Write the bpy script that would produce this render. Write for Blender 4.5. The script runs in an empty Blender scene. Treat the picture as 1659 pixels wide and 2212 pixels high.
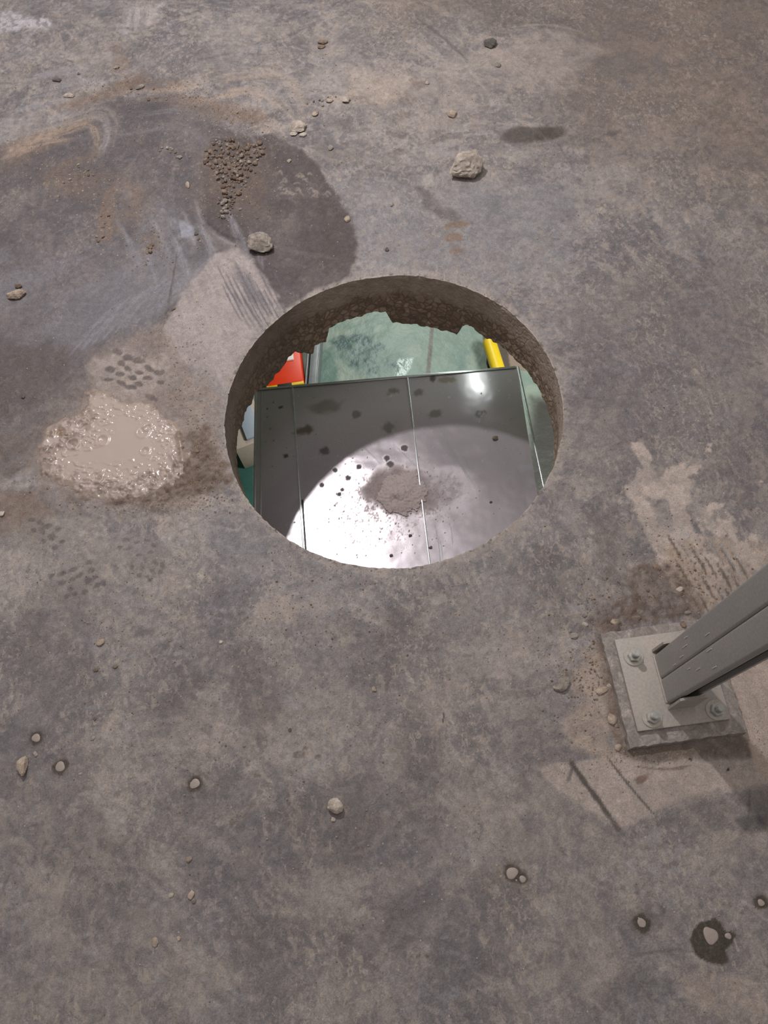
import bpy, bmesh, math, random
import numpy as np
from mathutils import Vector, Matrix, noise as mnoise

C = bpy.context.scene.collection
# ------------------------------------------------------------------ camera
W, H, F = 1659, 2212, 1600.0
CAM_H = 1.3
TILT, ROLL = math.radians(24.0), math.radians(-8.5)
_fw = np.array([0, math.sin(TILT), -math.cos(TILT)])
_u0 = np.array([0, math.cos(TILT), math.sin(TILT)])
_r0 = np.array([1.0, 0, 0])
_rt = _r0 * math.cos(ROLL) + _u0 * math.sin(ROLL)
_up = -_r0 * math.sin(ROLL) + _u0 * math.cos(ROLL)

cam_data = bpy.data.cameras.new('camera')
cam_data.sensor_fit = 'VERTICAL'
cam_data.sensor_height = 36.0
cam_data.lens = 36.0 * F / H
cam_data.clip_start = 0.02
cam = bpy.data.objects.new('camera', cam_data)
M = Matrix([[_rt[0], _up[0], -_fw[0], 0], [_rt[1], _up[1], -_fw[1], 0], [_rt[2], _up[2], -_fw[2], CAM_H], [0, 0, 0, 1]])
cam.matrix_world = M
C.objects.link(cam)
bpy.context.scene.camera = cam

# ------------------------------------------------------------------ light and exposure
sc = bpy.context.scene
sc.view_settings.view_transform = 'Standard'
sc.view_settings.look = 'None'
sc.view_settings.gamma = 1.0
sc.view_settings.use_curve_mapping = False
sc.view_settings.exposure = 0.0

world = bpy.data.worlds.new('room_air')
sc.world = world
world.use_nodes = True
bg = world.node_tree.nodes['Background']
bg.inputs[0].default_value = (1.0, 0.965, 0.945, 1)
bg.inputs[1].default_value = 0.20

def lamp(name, kind, loc, power, color, size=None, size_y=None, rot=(0, 0, 0), spread=None):
    ld = bpy.data.lights.new(name, kind)
    ld.energy = power
    ld.color = color
    if kind == 'AREA':
        ld.shape = 'RECTANGLE'
        ld.size = size; ld.size_y = size_y or size
        if spread: ld.spread = spread
    else:
        ld.shadow_soft_size = size
    o = bpy.data.objects.new(name, ld)
    o.location = loc; o.rotation_euler = rot
    C.objects.link(o)
    return o

# the work lamp standing beyond the hole, a little to the left
lamp('work_lamp_light', 'POINT', (-0.34, 1.72, 1.80), 84.0, (1.0, 0.975, 0.985), size=0.035)
# ceiling lights of the upper room
lamp('ceiling_light', 'AREA', (0.1, 0.8, 3.4), 24.0, (1.0, 0.965, 0.94), 1.6, 1.6)
# lights of the storey below
lamp('lower_storey_light', 'AREA', (0.42, 4.8, -0.5), 48.0, (0.92, 1.0, 0.95), 0.16, 1.5)
lamp('lower_storey_fill_light', 'AREA', (1.9, 1.6, -0.5), 105.0, (0.95, 1.0, 0.97), 0.6, 0.6)

# ------------------------------------------------------------------ helpers
def at(x, y, z=0.0):
    """a pixel of the photograph as a point on the level plane z"""
    d = _fw + (x - W / 2) / F * _rt - (y - H / 2) / F * _up
    s = (z - CAM_H) / d[2]
    return np.array([d[0] * s, d[1] * s])

def ats(pts, z=0.0):
    return np.array([at(x, y, z) for x, y in pts])

def MPP(x, y, z=0.0):
    """metres per pixel near a photo position on plane z"""
    a = at(x, y, z); b = at(x + 10, y, z); c = at(x, y + 10, z)
    return 0.5 * (np.hypot(*(a - b)) + np.hypot(*(a - c))) / 10

_rng = np.random.RandomState(7)
_TAB = _rng.rand(16, 256, 256)
def vnoise(x, y, seed=0):
    T = _TAB[seed % 16]
    ox = (seed * 37.7) % 211; oy = (seed * 91.3) % 197
    x = x + ox + 500; y = y + oy + 500
    xi = np.floor(x).astype(np.int64); yi = np.floor(y).astype(np.int64)
    fx = x - xi; fy = y - yi
    fx = fx * fx * fx * (fx * (fx * 6 - 15) + 10); fy = fy * fy * fy * (fy * (fy * 6 - 15) + 10)
    x0 = xi & 255; x1 = (xi + 1) & 255; y0 = yi & 255; y1 = (yi + 1) & 255
    return (T[x0, y0] * (1 - fx) + T[x1, y0] * fx) * (1 - fy) + (T[x0, y1] * (1 - fx) + T[x1, y1] * fx) * fy
def fbm(x, y, scale, octv=4, seed=0, gain=0.5):
    """0..1 fractal noise, features of about `scale` metres"""
    s = 0.0; a = 1.0; tot = 0.0; f = 1.0 / scale
    for k in range(octv):
        s = s + a * vnoise(x * f, y * f, seed + k); tot += a
        a *= gain; f *= 2.03
    return s / tot
def ss(a, b, x):
    t = np.clip((x - a) / (b - a), 0, 1)
    return t * t * (3 - 2 * t)
def lin(c):
    c = np.asarray(c, float) / 255.0
    return np.where(c <= 0.04045, c / 12.92, ((c + 0.055) / 1.055) ** 2.4)

def seg_dist(X, Y, a, b):
    d = b - a; L2 = max(d @ d, 1e-12)
    t = np.clip(((X - a[0]) * d[0] + (Y - a[1]) * d[1]) / L2, 0, 1)
    return np.hypot(X - a[0] - t * d[0], Y - a[1] - t * d[1]), t
def poly_sd(X, Y, P):
    """signed distance, positive inside polygon P"""
    dmin = np.full(X.shape, 1e9); ins = np.zeros(X.shape, bool)
    n = len(P)
    for i in range(n):
        a = P[i]; b = P[(i + 1) % n]
        d, _ = seg_dist(X, Y, a, b)
        dmin = np.minimum(dmin, d)
        c = ((a[1] > Y) != (b[1] > Y)) & (X < (b[0] - a[0]) * (Y - a[1]) / (b[1] - a[1] + 1e-12) + a[0])
        ins ^= c
    return np.where(ins, dmin, -dmin)

class Canvas:
    """colour, roughness and height of a level surface, kept per vertex"""
    def __init__(s, X, Y, base, rough, z=0.0):
        s.X, s.Y, s.z = X, Y, z
        s.col = np.tile(np.asarray(base, float), (len(X), 1))
        s.rough = np.full(len(X), float(rough))
        s.hgt = np.zeros(len(X)); s.lump = np.zeros(len(X)); s.cover = np.zeros(len(X)); s.covering = 0.0
    def box(s, P, pad):
        lo = P.min(0) - pad; hi = P.max(0) + pad
        return np.nonzero((s.X > lo[0]) & (s.X < hi[0]) & (s.Y > lo[1]) & (s.Y < hi[1]))[0]
    def mix(s, idx, m, color=None, rough=None, hgt=None):
        if color is not None:
            s.col[idx] += m[:, None] * (np.asarray(color, float) - s.col[idx])
            if s.covering: s.cover[idx] = np.maximum(s.cover[idx], m * s.covering)
        if rough is not None:
            s.rough[idx] += m * (rough - s.rough[idx])
        if hgt is not None:
            s.hgt[idx] += m * hgt; s.lump[idx] = np.maximum(s.lump[idx], m * max(hgt, 0))
    def poly(s, pts, color, op=1.0, soft=8, jag=8, jscale=0.03, tex=0.0, tscale=0.02, seed=1, streak=None, rough=None, hgt=None):
        P = ats(pts, s.z)
        mpp = MPP(pts[0][0], pts[0][1], s.z)
        soft *= mpp; jag *= mpp
        idx = s.box(P, soft + jag + 0.01)
        if len(idx) == 0: return
        x, y = s.X[idx], s.Y[idx]
        d = poly_sd(x, y, P) + (fbm(x, y, jscale, 4, seed) - 0.5) * 2.5 * jag
        m = ss(-soft, soft, d)
        if tex > 0:
            if streak is not None:
                a = at(*streak[0], s.z); b = at(*streak[1], s.z); u = (b - a) / np.hypot(*(b - a))
                p = x * u[0] + y * u[1]; q = -x * u[1] + y * u[0]
                q = q + (fbm(x, y, 0.12, 2, seed + 5) - .5) * .01
                n = fbm(p / 14.0, q, tscale, 4, seed + 3)
            else:
                n = fbm(x, y, tscale, 5, seed + 3, 0.6)
            m = m * np.clip(1 - tex + tex * ss(0.40, 0.60, n) * 1.0, 0, 1)
        s.mix(idx, m * op, color, rough, hgt)
    def stroke(s, pts, w, color, op=1.0, soft=None, tex=0.0, seed=1, jag=0.15, rough=None, hgt=None, taper=True):
        P = ats(pts, s.z); mpp = MPP(pts[0][0], pts[0][1], s.z)
        # smooth the line
        for _ in range(2):
            if len(P) > 2:
                Q = [P[0]]
                for i in range(len(P) - 1):
                    Q += [P[i] * .75 + P[i + 1] * .25, P[i] * .25 + P[i + 1] * .75]
                P = np.array(Q + [P[-1]])
        w = w * mpp / 2; soft = (soft * mpp if soft is not None else w * .6)
        idx = s.box(P, w + soft + .005)
        if len(idx) == 0: return
        x, y = s.X[idx], s.Y[idx]
        L = np.r_[0, np.cumsum(np.hypot(*np.diff(P, axis=0).T))]
        best = np.full(len(x), 1e9); bt = np.zeros(len(x)); side = np.zeros(len(x))
        for i in range(len(P) - 1):
            d, t = seg_dist(x, y, P[i], P[i + 1])
            k = d < best
            best[k] = d[k]; bt[k] = (L[i] + t[k] * (L[i + 1] - L[i]))
            dd = P[i + 1] - P[i]
            side[k] = np.sign(dd[0] * (y[k] - P[i][1]) - dd[1] * (x[k] - P[i][0]))
        u = bt / L[-1]
        ww = w * (np.clip(np.sin(np.pi * np.clip(u * .94 + .03, 0, 1)) * 1.6, 0, 1) if taper else 1.0)
        ww = ww * (1 + (fbm(x, y, 0.015, 3, seed) - .5) * 2 * jag * 2)
        m = ss(-soft, soft, ww - best)
        if tex > 0:
            n = fbm(bt / 12.0, best * side, max(w * .45, .0035), 3, seed + 2)
            m = m * np.clip(1 - tex + tex * ss(.38, .62, n), 0, 1)
        s.mix(idx, m * op, color, rough, hgt)
    def blob(s, x, y, rx, ry=None, color=(0, 0, 0), op=1.0, ang=0, soft=0.3, jag=0.15, seed=1, tex=0, rough=None, hgt=None, tscale=.01):
        ry = ry or rx
        c = at(x, y, s.z); mpp = MPP(x, y, s.z)
        R = max(rx, ry) * mpp * (1.6 + soft)
        idx = s.box(np.array([c]), R)
        if len(idx) == 0: return
        X, Y = s.X[idx] - c[0], s.Y[idx] - c[1]
        a = math.radians(ang); p = X * math.cos(a) + Y * math.sin(a); q = -X * math.sin(a) + Y * math.cos(a)
        d = np.hypot(p / (rx * mpp), q / (ry * mpp))
        d = d + (fbm(s.X[idx], s.Y[idx], max(rx, ry) * mpp * .7, 3, seed) - .5) * 2 * jag * 2
        m = 1 - ss(1 - soft, 1 + soft, d)
        if tex > 0:
            m = m * np.clip(1 - tex + tex * ss(.4, .6, fbm(s.X[idx], s.Y[idx], tscale, 4, seed + 2)), 0, 1)
        s.mix(idx, m * op, color, rough, hgt)

def link(name, me, mat=None, parent=None):
    o = bpy.data.objects.new(name, me)
    if mat is not None and not me.materials: me.materials.append(mat)
    C.objects.link(o)
    if parent is not None: o.parent = parent
    return o
def obj(name, bm, mat=None, parent=None, smooth=True):
    bmesh.ops.recalc_face_normals(bm, faces=bm.faces)
    me = bpy.data.meshes.new(name); bm.to_mesh(me); bm.free()
    if smooth:
        me.polygons.foreach_set('use_smooth', [True] * len(me.polygons))
        me.set_sharp_from_angle(angle=math.radians(38))
    return link(name, me, mat, parent)
def tag(o, label=None, cat=None, group=None, kind=None):
    if label: o['label'] = label
    if cat: o['category'] = cat
    if group: o['group'] = group
    if kind: o['kind'] = kind
    return o
def empty(name, loc, rz=0.0):
    o = bpy.data.objects.new(name, None); o.location = loc; o.rotation_euler = (0, 0, rz)
    o.empty_display_size = .05
    C.objects.link(o); return o

def grid_mesh(name, xs, ys, keep=None):
    """verts on a regular grid (x fastest) and quads; keep = mask of cells"""
    nx, ny = len(xs), len(ys)
    X, Y = np.meshgrid(xs, ys)
    i = np.arange((nx - 1) * (ny - 1)); cx = i % (nx - 1); cy = i // (nx - 1)
    if keep is not None:
        k = keep[cy, cx]; cx = cx[k]; cy = cy[k]
    v0 = cy * nx + cx
    quads = np.stack([v0, v0 + 1, v0 + nx + 1, v0 + nx], 1)
    return X.ravel(), Y.ravel(), quads
def np_mesh(name, co, quads, smooth=True):
    used = np.unique(quads)
    remap = np.full(len(co), -1); remap[used] = np.arange(len(used))
    co = co[used]; quads = remap[quads]
    me = bpy.data.meshes.new(name)
    me.vertices.add(len(co)); me.vertices.foreach_set('co', co.astype(np.float32).ravel())
    me.loops.add(quads.size); me.loops.foreach_set('vertex_index', quads.astype(np.int32).ravel())
    me.polygons.add(len(quads))
    me.polygons.foreach_set('loop_start', (np.arange(len(quads)) * quads.shape[1]).astype(np.int32))
    me.polygons.foreach_set('loop_total', np.full(len(quads), quads.shape[1], np.int32))
    me.polygons.foreach_set('use_smooth', np.full(len(quads), smooth))
    me.update(calc_edges=True)
    return me, used
def set_paint(me, col, rough, name='paint'):
    a = me.attributes.new(name, 'FLOAT_COLOR', 'POINT')
    d = np.empty((len(col), 4), np.float32); d[:, :3] = col; d[:, 3] = rough
    a.data.foreach_set('color', d.ravel())

# ------------------------------------------------------------------ materials
ALB = 1.30     # reflectance of the floor colours relative to their look in the photograph
def new_mat(name):
    m = bpy.data.materials.new(name); m.use_nodes = True
    nt = m.node_tree; b = nt.nodes['Principled BSDF']
    return m, nt, b
def N(nt, kind, **kw):
    n = nt.nodes.new(kind)
    for k, v in kw.items(): setattr(n, k, v)
    return n
def noise_node(nt, scale, detail=4, rough=.6, vec=None, dist=0):
    n = N(nt, 'ShaderNodeTexNoise'); n.inputs['Scale'].default_value = scale
    n.inputs['Detail'].default_value = detail; n.inputs['Roughness'].default_value = rough
    n.inputs['Distortion'].default_value = dist
    if vec is not None: nt.links.new(vec, n.inputs['Vector'])
    return n
def ramp(nt, src, stops, interp='LINEAR'):
    r = N(nt, 'ShaderNodeValToRGB'); cr = r.color_ramp; cr.interpolation = interp
    while len(cr.elements) > 1: cr.elements.remove(cr.elements[-1])
    for k, (p, c) in enumerate(stops):
        e = cr.elements[0] if k == 0 else cr.elements.new(p)
        e.position = p; e.color = (c, c, c, 1) if not hasattr(c, '__len__') else (*c, 1)
    nt.links.new(src, r.inputs[0]); return r
def mixc(nt, a, b, fac, mode='MIX'):
    m = N(nt, 'ShaderNodeMix', data_type='RGBA', blend_type=mode)
    def put(sock, v):
        if hasattr(v, 'is_linked') or isinstance(v, bpy.types.NodeSocket): nt.links.new(v, sock)
        elif hasattr(v, '__len__'): sock.default_value = (*v[:3], 1)
        else: sock.default_value = v
    put(m.inputs[0], fac); put(m.inputs[6], a); put(m.inputs[7], b)
    return m.outputs[2]
def bump(nt, b, src, strength, dist, prev=None):
    n = N(nt, 'ShaderNodeBump'); n.inputs['Strength'].default_value = strength; n.inputs['Distance'].default_value = dist
    nt.links.new(src, n.inputs['Height'])
    if prev is not None: nt.links.new(prev, n.inputs['Normal'])
    nt.links.new(n.outputs[0], b.inputs['Normal']); return n.outputs[0]

def painted_concrete(name, fine=1.0, bumpk=1.0):
    m, nt, b = new_mat(name)
    at_ = N(nt, 'ShaderNodeAttribute', attribute_name='paint')
    geo = N(nt, 'ShaderNodeNewGeometry').outputs['Position']
    n1 = noise_node(nt, 420, 5, .7, geo)                       # sand-size grain
    n2 = noise_node(nt, 95, 6, .68, geo, .6)                   # blotches of a centimetre
    r1 = ramp(nt, n1.outputs[0], [(.30, 1 - .28 * fine), (.5, 1.0), (.70, 1 + .28 * fine)])
    r2 = ramp(nt, n2.outputs[0], [(.34, 1 - .13 * fine), (.5, 1.0), (.66, 1 + .15 * fine)])
    n3 = noise_node(nt, 26, 9, .74, geo, 1.2)
    r3 = ramp(nt, n3.outputs[0], [(.36, 1 - .08 * fine), (.5, 1.0), (.62, 1 + .09 * fine)])
    c = mixc(nt, at_.outputs['Color'], r1.outputs[0], 1.0, 'MULTIPLY')
    c = mixc(nt, c, r2.outputs[0], 1.0, 'MULTIPLY')
    c = mixc(nt, c, r3.outputs[0], 1.0, 'MULTIPLY')
    # crisp flecks of dust film and worn dark flecks, in patches
    fl = N(nt, 'ShaderNodeAttribute', attribute_name='flecked')
    def flecks(c, sc, lo, hi, gsc, glo, ghi, col, op, off):
        mp = N(nt, 'ShaderNodeMapping'); nt.links.new(geo, mp.inputs[0]); mp.inputs['Location'].default_value = (off, off * .7, 0)
        mp.inputs['Rotation'].default_value = (0, 0, off); mp.inputs['Scale'].default_value = (1, .7, 1)
        f = noise_node(nt, sc, 9, .72, mp.outputs[0], .8); g = noise_node(nt, gsc, 3, .55, mp.outputs[0])
        a1 = ramp(nt, f.outputs[0], [(lo, 0.0), (hi, op)]); a2 = ramp(nt, g.outputs[0], [(glo, 0.0), (ghi, 1.0)])
        q = N(nt, 'ShaderNodeMath', operation='MULTIPLY'); nt.links.new(a1.outputs[0], q.inputs[0]); nt.links.new(a2.outputs[0], q.inputs[1])
        q2 = N(nt, 'ShaderNodeMath', operation='MULTIPLY'); nt.links.new(q.outputs[0], q2.inputs[0]); nt.links.new(fl.outputs['Fac'], q2.inputs[1])
        return mixc(nt, c, tuple(lin(col) * ALB), q2.outputs[0])
    c = flecks(c, 30, .50, .60, 3.0, .40, .60, (152, 137, 127), .50, 2.3)
    c = flecks(c, 22, .50, .60, 3.5, .42, .60, (104, 101, 104), .50, 5.3)
    c = flecks(c, 62, .545, .585, 4.0, .42, .58, (176, 161, 150), .42, 1.0)
    c = flecks(c, 120, .55, .59, 6.0, .45, .60, (182, 166, 152), .50, 2.7)
    c = flecks(c, 60, .56, .61, 5.0, .45, .60, (90, 86, 87), .42, .4)
    # pale specks and dark pinholes
    v = N(nt, 'ShaderNodeTexVoronoi'); v.inputs['Scale'].default_value = 75; nt.links.new(geo, v.inputs['Vector'])
    sp = ramp(nt, v.outputs['Distance'], [(.0, 1.0), (.06, 1.0), (.11, 0.0)])
    gate = N(nt, 'ShaderNodeSeparateColor'); nt.links.new(v.outputs['Color'], gate.inputs[0])
    g1 = ramp(nt, gate.outputs[0], [(.80, 0.0), (.84, .75)])
    mu = N(nt, 'ShaderNodeMath', operation='MULTIPLY'); nt.links.new(sp.outputs[0], mu.inputs[0]); nt.links.new(g1.outputs[0], mu.inputs[1])
    c = mixc(nt, c, tuple(lin((205, 192, 182)) * 1.1), mu.outputs[0])
    g2 = ramp(nt, gate.outputs[1], [(.86, 0.0), (.9, .7)])
    mu2 = N(nt, 'ShaderNodeMath', operation='MULTIPLY'); nt.links.new(sp.outputs[0], mu2.inputs[0]); nt.links.new(g2.outputs[0], mu2.inputs[1])
    c = mixc(nt, c, tuple(lin((62, 55, 52))), mu2.outputs[0])
    nt.links.new(c, b.inputs['Base Color'])
    nt.links.new(at_.outputs['Alpha'], b.inputs['Roughness'])
    b.inputs['Specular IOR Level'].default_value = .35
    p = bump(nt, b, n1.outputs[0], .55 * bumpk, .0016)
    bump(nt, b, n2.outputs[0], .5 * bumpk, .005, p)
    return m

def simple(name, col, rough=.8, metal=0.0, var=.2, scale=60, bumps=.3, bdist=.002, k=ALB):
    m, nt, b = new_mat(name)
    geo = N(nt, 'ShaderNodeTexCoord').outputs['Object']
    n = noise_node(nt, scale, 5, .65, geo)
    r = ramp(nt, n.outputs[0], [(.3, 1 - var), (.5, 1.0), (.7, 1 + var)])
    c = mixc(nt, tuple(lin(col) * k), r.outputs[0], 1.0, 'MULTIPLY')
    nt.links.new(c, b.inputs['Base Color'])
    b.inputs['Roughness'].default_value = rough; b.inputs['Metallic'].default_value = metal
    if bumps: bump(nt, b, n.outputs[0], bumps, bdist)
    return m

# ------------------------------------------------------------------ upper floor: slab with the cored hole
HC = np.array([0.0469, 0.8051]); HR = 0.345
SLAB = 0.17
def rim_jit(a):
    """small chips of the rim, as a change of radius"""
    v = 0.0
    a = np.asarray(a, float) % (2 * np.pi)
    w = ss(0, .15, a) * (1 - ss(2 * np.pi - .15, 2 * np.pi, a))       # closes on itself
    v = (vnoise(a * 9, a * 0 + 3.3, 2) - .5) * .0020 + (vnoise(a * 45, a * 0 + 7.3, 3) - .5) * .0018
    c = vnoise(a * 75, a * 0 + 11.3, 4)
    return w * (v + .0035 * ss(.80, .95, c))

STEP = 0.0025
xs = np.arange(-1.02, 1.32, STEP); ys = np.arange(-0.42, 2.46, STEP)
s_half = HR * .90
CXg = (xs[:-1] + xs[1:]) / 2 - HC[0]; CYg = (ys[:-1] + ys[1:]) / 2 - HC[1]
n_in = int(round(s_half / STEP))
# put the grid lines so that the square cut is symmetric about the hole centre
xs = HC[0] + (np.arange(len(xs)) - int(round((HC[0] + 1.02) / STEP))) * STEP
ys = HC[1] + (np.arange(len(ys)) - int(round((HC[1] + .42) / STEP))) * STEP
s_half = n_in * STEP
# coarser rings of cells beyond the work area
xs = np.r_[xs[0] - np.arange(90, 0, -1) * .011, xs, xs[-1] + np.arange(1, 91) * .011]
ys = np.r_[ys[0] - np.arange(90, 0, -1) * .011, ys, ys[-1] + np.arange(1, 91) * .011]
CXg = (xs[:-1] + xs[1:]) / 2 - HC[0]; CYg = (ys[:-1] + ys[1:]) / 2 - HC[1]
keep = np.maximum(np.abs(CXg)[None, :], np.abs(CYg)[:, None]) > s_half
X, Y, quads = grid_mesh('floor', xs, ys, keep)
u, v = X - HC[0], Y - HC[1]
rho = np.maximum(np.abs(u), np.abs(v)); rr = np.hypot(u, v) + 1e-9
ang = np.arctan2(v, u)
wgt = 1 - ss(s_half, s_half * 1.9, rho)
target = rho * (HR / s_half) + rim_jit(ang) * (1 - ss(s_half, s_half * 1.05, rho))
new_r = wgt * target + (1 - wgt) * rr
X = HC[0] + u / rr * new_r; Y = HC[1] + v / rr * new_r

G0 = (127, 121, 120)
fc = Canvas(X, Y, G0, .85)
DUST = (166, 154, 147); DUSTY = (160, 141, 126); WET = (93, 85, 85); DIRT = (118, 100, 89); PALE = (158, 152, 156); DARK = (100, 96, 98); BLUE = (124, 123, 128)
BEIGE = (184, 168, 158)
wx = fbm(X, Y, .22, 3, 1) - .5; wy = fbm(X, Y, .22, 3, 4) - .5
Xw, Yw = X + wx * .20, Y + wy * .20
ALL = np.arange(len(X))
# broad variation of the troweled surface
n = fbm(Xw, Yw, .34, 7, 2, .6)
fc.mix(ALL, .65 * ss(.50, .66, n), (137, 130, 128))
n = fbm(Xw, Yw, .26, 7, 5, .62)
fc.mix(ALL, .7 * ss(.50, .68, n), (106, 101, 102))
n = fbm(Xw + .3, Yw, .09, 5, 6, .6)
fc.mix(ALL, .45 * ss(.50, .66, n), (108, 103, 104))
n = fbm(Xw, Yw + .7, .11, 6, 8, .62)
fc.mix(ALL, .62 * ss(.50, .62, n), (155, 145, 140))
n = fbm(Xw + .9, Yw, .045, 5, 9, .62)
fc.mix(ALL, .40 * ss(.54, .66, n), (159, 147, 140))
n = fbm(Xw + 1.9, Yw, .05, 5, 10, .62)
fc.mix(ALL, .40 * ss(.54, .68, n), (99, 95, 98))
# smears left by trowels and brooms, each region with its own sweep direction
th = 1.4 + 3.2 * (fbm(X, Y, .55, 2, 13) - .5) * 2
for (sc_, lo_, hi_, col_, op_, sd, gate) in [(.030, .54, .585, (168, 156, 149), .50, 1, .50), (.013, .56, .60, (174, 160, 150), .50, 4, .48), (.024, .55, .60, (98, 94, 96), .48, 8, .50), (.011, .57, .62, (152, 149, 154), .45, 11, .50)]:
    pu = X * np.cos(th.mean() + sd) + Y * np.sin(th.mean() + sd); pv = -X * np.sin(th.mean() + sd) + Y * np.cos(th.mean() + sd)
    bend = (fbm(X, Y, .30, 3, sd + 2) - .5) * .22
    nn_ = fbm(pu / 3.6, pv + bend, sc_, 5, sd, .62)
    gt = ss(gate, gate + .09, fbm(X + sd, Y, .16, 4, sd + 1))
    fc.mix(ALL, op_ * ss(lo_, hi_, nn_) * gt, col_)
# small scattered chips of dust
n = fbm(X, Y, .012, 4, 11, .7) + .18 * (fbm(X, Y, .12, 3, 12) - .5)
fc.mix(ALL, .40 * ss(.60, .70, n), (176, 163, 154))
n = fbm(X, Y, .010, 4, 13, .7) + .20 * (fbm(X, Y, .10, 3, 14) - .5)
fc.mix(ALL, .35 * ss(.60, .72, n), (92, 87, 87))
#@@PAINT
# ---- regional tone
fc.poly([(1100, -60), (1750, -60), (1750, 560), (1500, 420), (1300, 330), (1180, 200)], (122, 108, 99), .7, soft=110, jag=60, jscale=.2)
fc.poly([(680, -60), (1080, -60), (1120, 60), (900, 60)], (128, 114, 104), .5, soft=50, jag=40, jscale=.1)
fc.poly([(0, 1260), (1659, 1480), (1659, 2300), (-100, 2300)], (122, 115, 112), .30, soft=90, jag=60, jscale=.2)
fc.poly([(1180, 640), (1659, 520), (1700, 1200), (1500, 1000), (1330, 1000), (1230, 900)], (110, 102, 101), .45, soft=60, jag=40, jscale=.1)
# blue-grey clean concrete around the hole
fc.poly([(700, 370), (900, 400), (1250, 370), (1250, 560), (1150, 640), (1000, 590), (800, 600), (770, 560)], (135, 132, 134), .6, soft=40, jag=30)
fc.poly([(430, 1090), (520, 1070), (640, 1190), (840, 1250), (830, 1330), (600, 1300), (420, 1200)], (132, 129, 130), .5, soft=40, jag=30, tex=.4, tscale=.03)
fc.poly([(950, 1210), (1180, 1100), (1240, 1080), (1300, 1200), (1200, 1330), (980, 1330)], (133, 129, 128), .45, soft=40, jag=30, tex=.4, tscale=.03)
# pale worn ring along the rim
dr = np.hypot(X - HC[0], Y - HC[1]) - HR
n = fbm(X, Y, .03, 4, 15)
fc.mix(ALL, .75 * (1 - ss(.0, .028, dr + (n - .5) * .03)), (158, 147, 141))
fc.mix(ALL, .6 * (1 - ss(.0, .003, dr + (fbm(X, Y, .01, 3, 16) - .5) * .004)), (185, 172, 162))
n = fbm(X, Y, .006, 2, 17)
fc.mix(ALL, .8 * ss(.66, .72, n) * (1 - ss(.002, .012, dr)), (95, 86, 80))
fc.covering = .9      # from here on the marks lie over the flecked surface
# light drifts
fc.poly([(640, 60), (720, 100), (860, 150), (1060, 100), (1200, 60), (1290, 110), (1230, 180), (1040, 190), (1020, 240), (900, 250), (830, 210), (700, 230), (640, 180), (700, 130)], DUST, .65, soft=25, jag=30, jscale=.06, tex=.55, tscale=.05)
fc.poly([(760, 160), (900, 170), (880, 215), (800, 240), (750, 210)], (178, 160, 145), .6, soft=15, jag=15, tex=.4)
fc.poly([(440, 20), (500, 40), (560, 10), (600, 60), (520, 110), (470, 120), (430, 80)], DUST, .5, soft=20, jag=25, tex=.5)
fc.poly([(265, 20), (345, 10), (335, 50), (290, 70), (262, 60)], (182, 172, 170), .7, soft=8, jag=14, jscale=.02, tex=.6, tscale=.01, streak=((300, 0), (285, 70)))
fc.poly([(0, 20), (70, 30), (120, 60), (60, 60), (0, 66)], (184, 178, 182), .95, soft=8, jag=14, tex=.7, tscale=.012)
for (a, b, c) in [((60, 175), (200, 150), 30), ((90, 195), (240, 175), 26), ((10, 240), (140, 215), 34), ((0, 260), (110, 270), 26), ((30, 130), (150, 120), 20)]:
    fc.stroke([a, ((a[0] + b[0]) / 2, (a[1] + b[1]) / 2 - 6), b], c, PALE, .55, soft=10, tex=.75, seed=a[0] + 3)
# dark damp area on the left, sharp round edge by the hole
fc.poly([(-60, 330), (60, 300), (150, 250), (260, 210), (380, 215), (470, 245), (560, 290), (600, 330), (600, 420), (500, 520), (440, 580), (400, 640), (330, 740), (200, 800), (90, 870), (-60, 930)],
        (88, 82, 83), .84, soft=22, jag=22, jscale=.08, tex=.25, tscale=.12, rough=.7)
fc.poly([(455, 300), (590, 288), (640, 318), (682, 348), (715, 400), (745, 450), (768, 510), (771, 560), (758, 590), (730, 606), (670, 632), (620, 665), (590, 645), (545, 560), (500, 520), (445, 490), (430, 360)],
        (84, 76, 75), .93, soft=4, jag=6, jscale=.03, tex=.18, tscale=.05, rough=.62)
fc.poly([(700, 395), (745, 455), (766, 512), (769, 558), (745, 590), (690, 560), (680, 460)], (85, 76, 74), .6, soft=14, jag=8)
fc.poly([(-60, 760), (60, 745), (190, 745), (250, 780), (200, 850), (120, 930), (60, 1010), (-60, 1060)], (96, 86, 83), .7, soft=14, jag=18, tex=.3)
fc.poly([(-60, 540), (120, 560), (330, 520), (420, 560), (330, 700), (190, 770), (0, 700), (-60, 640)], (122, 118, 124), .65, soft=30, jag=30, tex=.6, tscale=.06, streak=((100, 700), (380, 560)))
fc.poly([(300, 420), (420, 480), (450, 560), (360, 690), (250, 740), (230, 650), (290, 560)], (118, 115, 120), .6, soft=22, jag=20, tex=.7, tscale=.012, streak=((250, 720), (430, 560)))
fc.poly([(0, 900), (80, 880), (330, 560), (440, 560), (380, 660), (90, 930), (0, 1010)], (112, 107, 108), .5, soft=10, jag=10, tex=.9, tscale=.008, streak=((60, 900), (400, 590)))
for k in range(16):
    x0 = 250 + 19 * k - 6 * (k % 3); y0 = 470 + (k % 4) * 22 - k * 3
    fc.stroke([(x0, y0), (x0 + 22, y0 + 45), (x0 + 34, y0 + 92)], 9, (140, 136, 142), .55, tex=.6, seed=k + 40)
for k in range(10):
    x0 = 150 + 24 * k; y0 = 770 - 12 * k
    fc.stroke([(x0, y0), (x0 + 60, y0 - 75), (x0 + 110, y0 - 120)], 8 + (k % 3) * 4, (145, 142, 148), .4, tex=.7, seed=k + 60)
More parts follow.
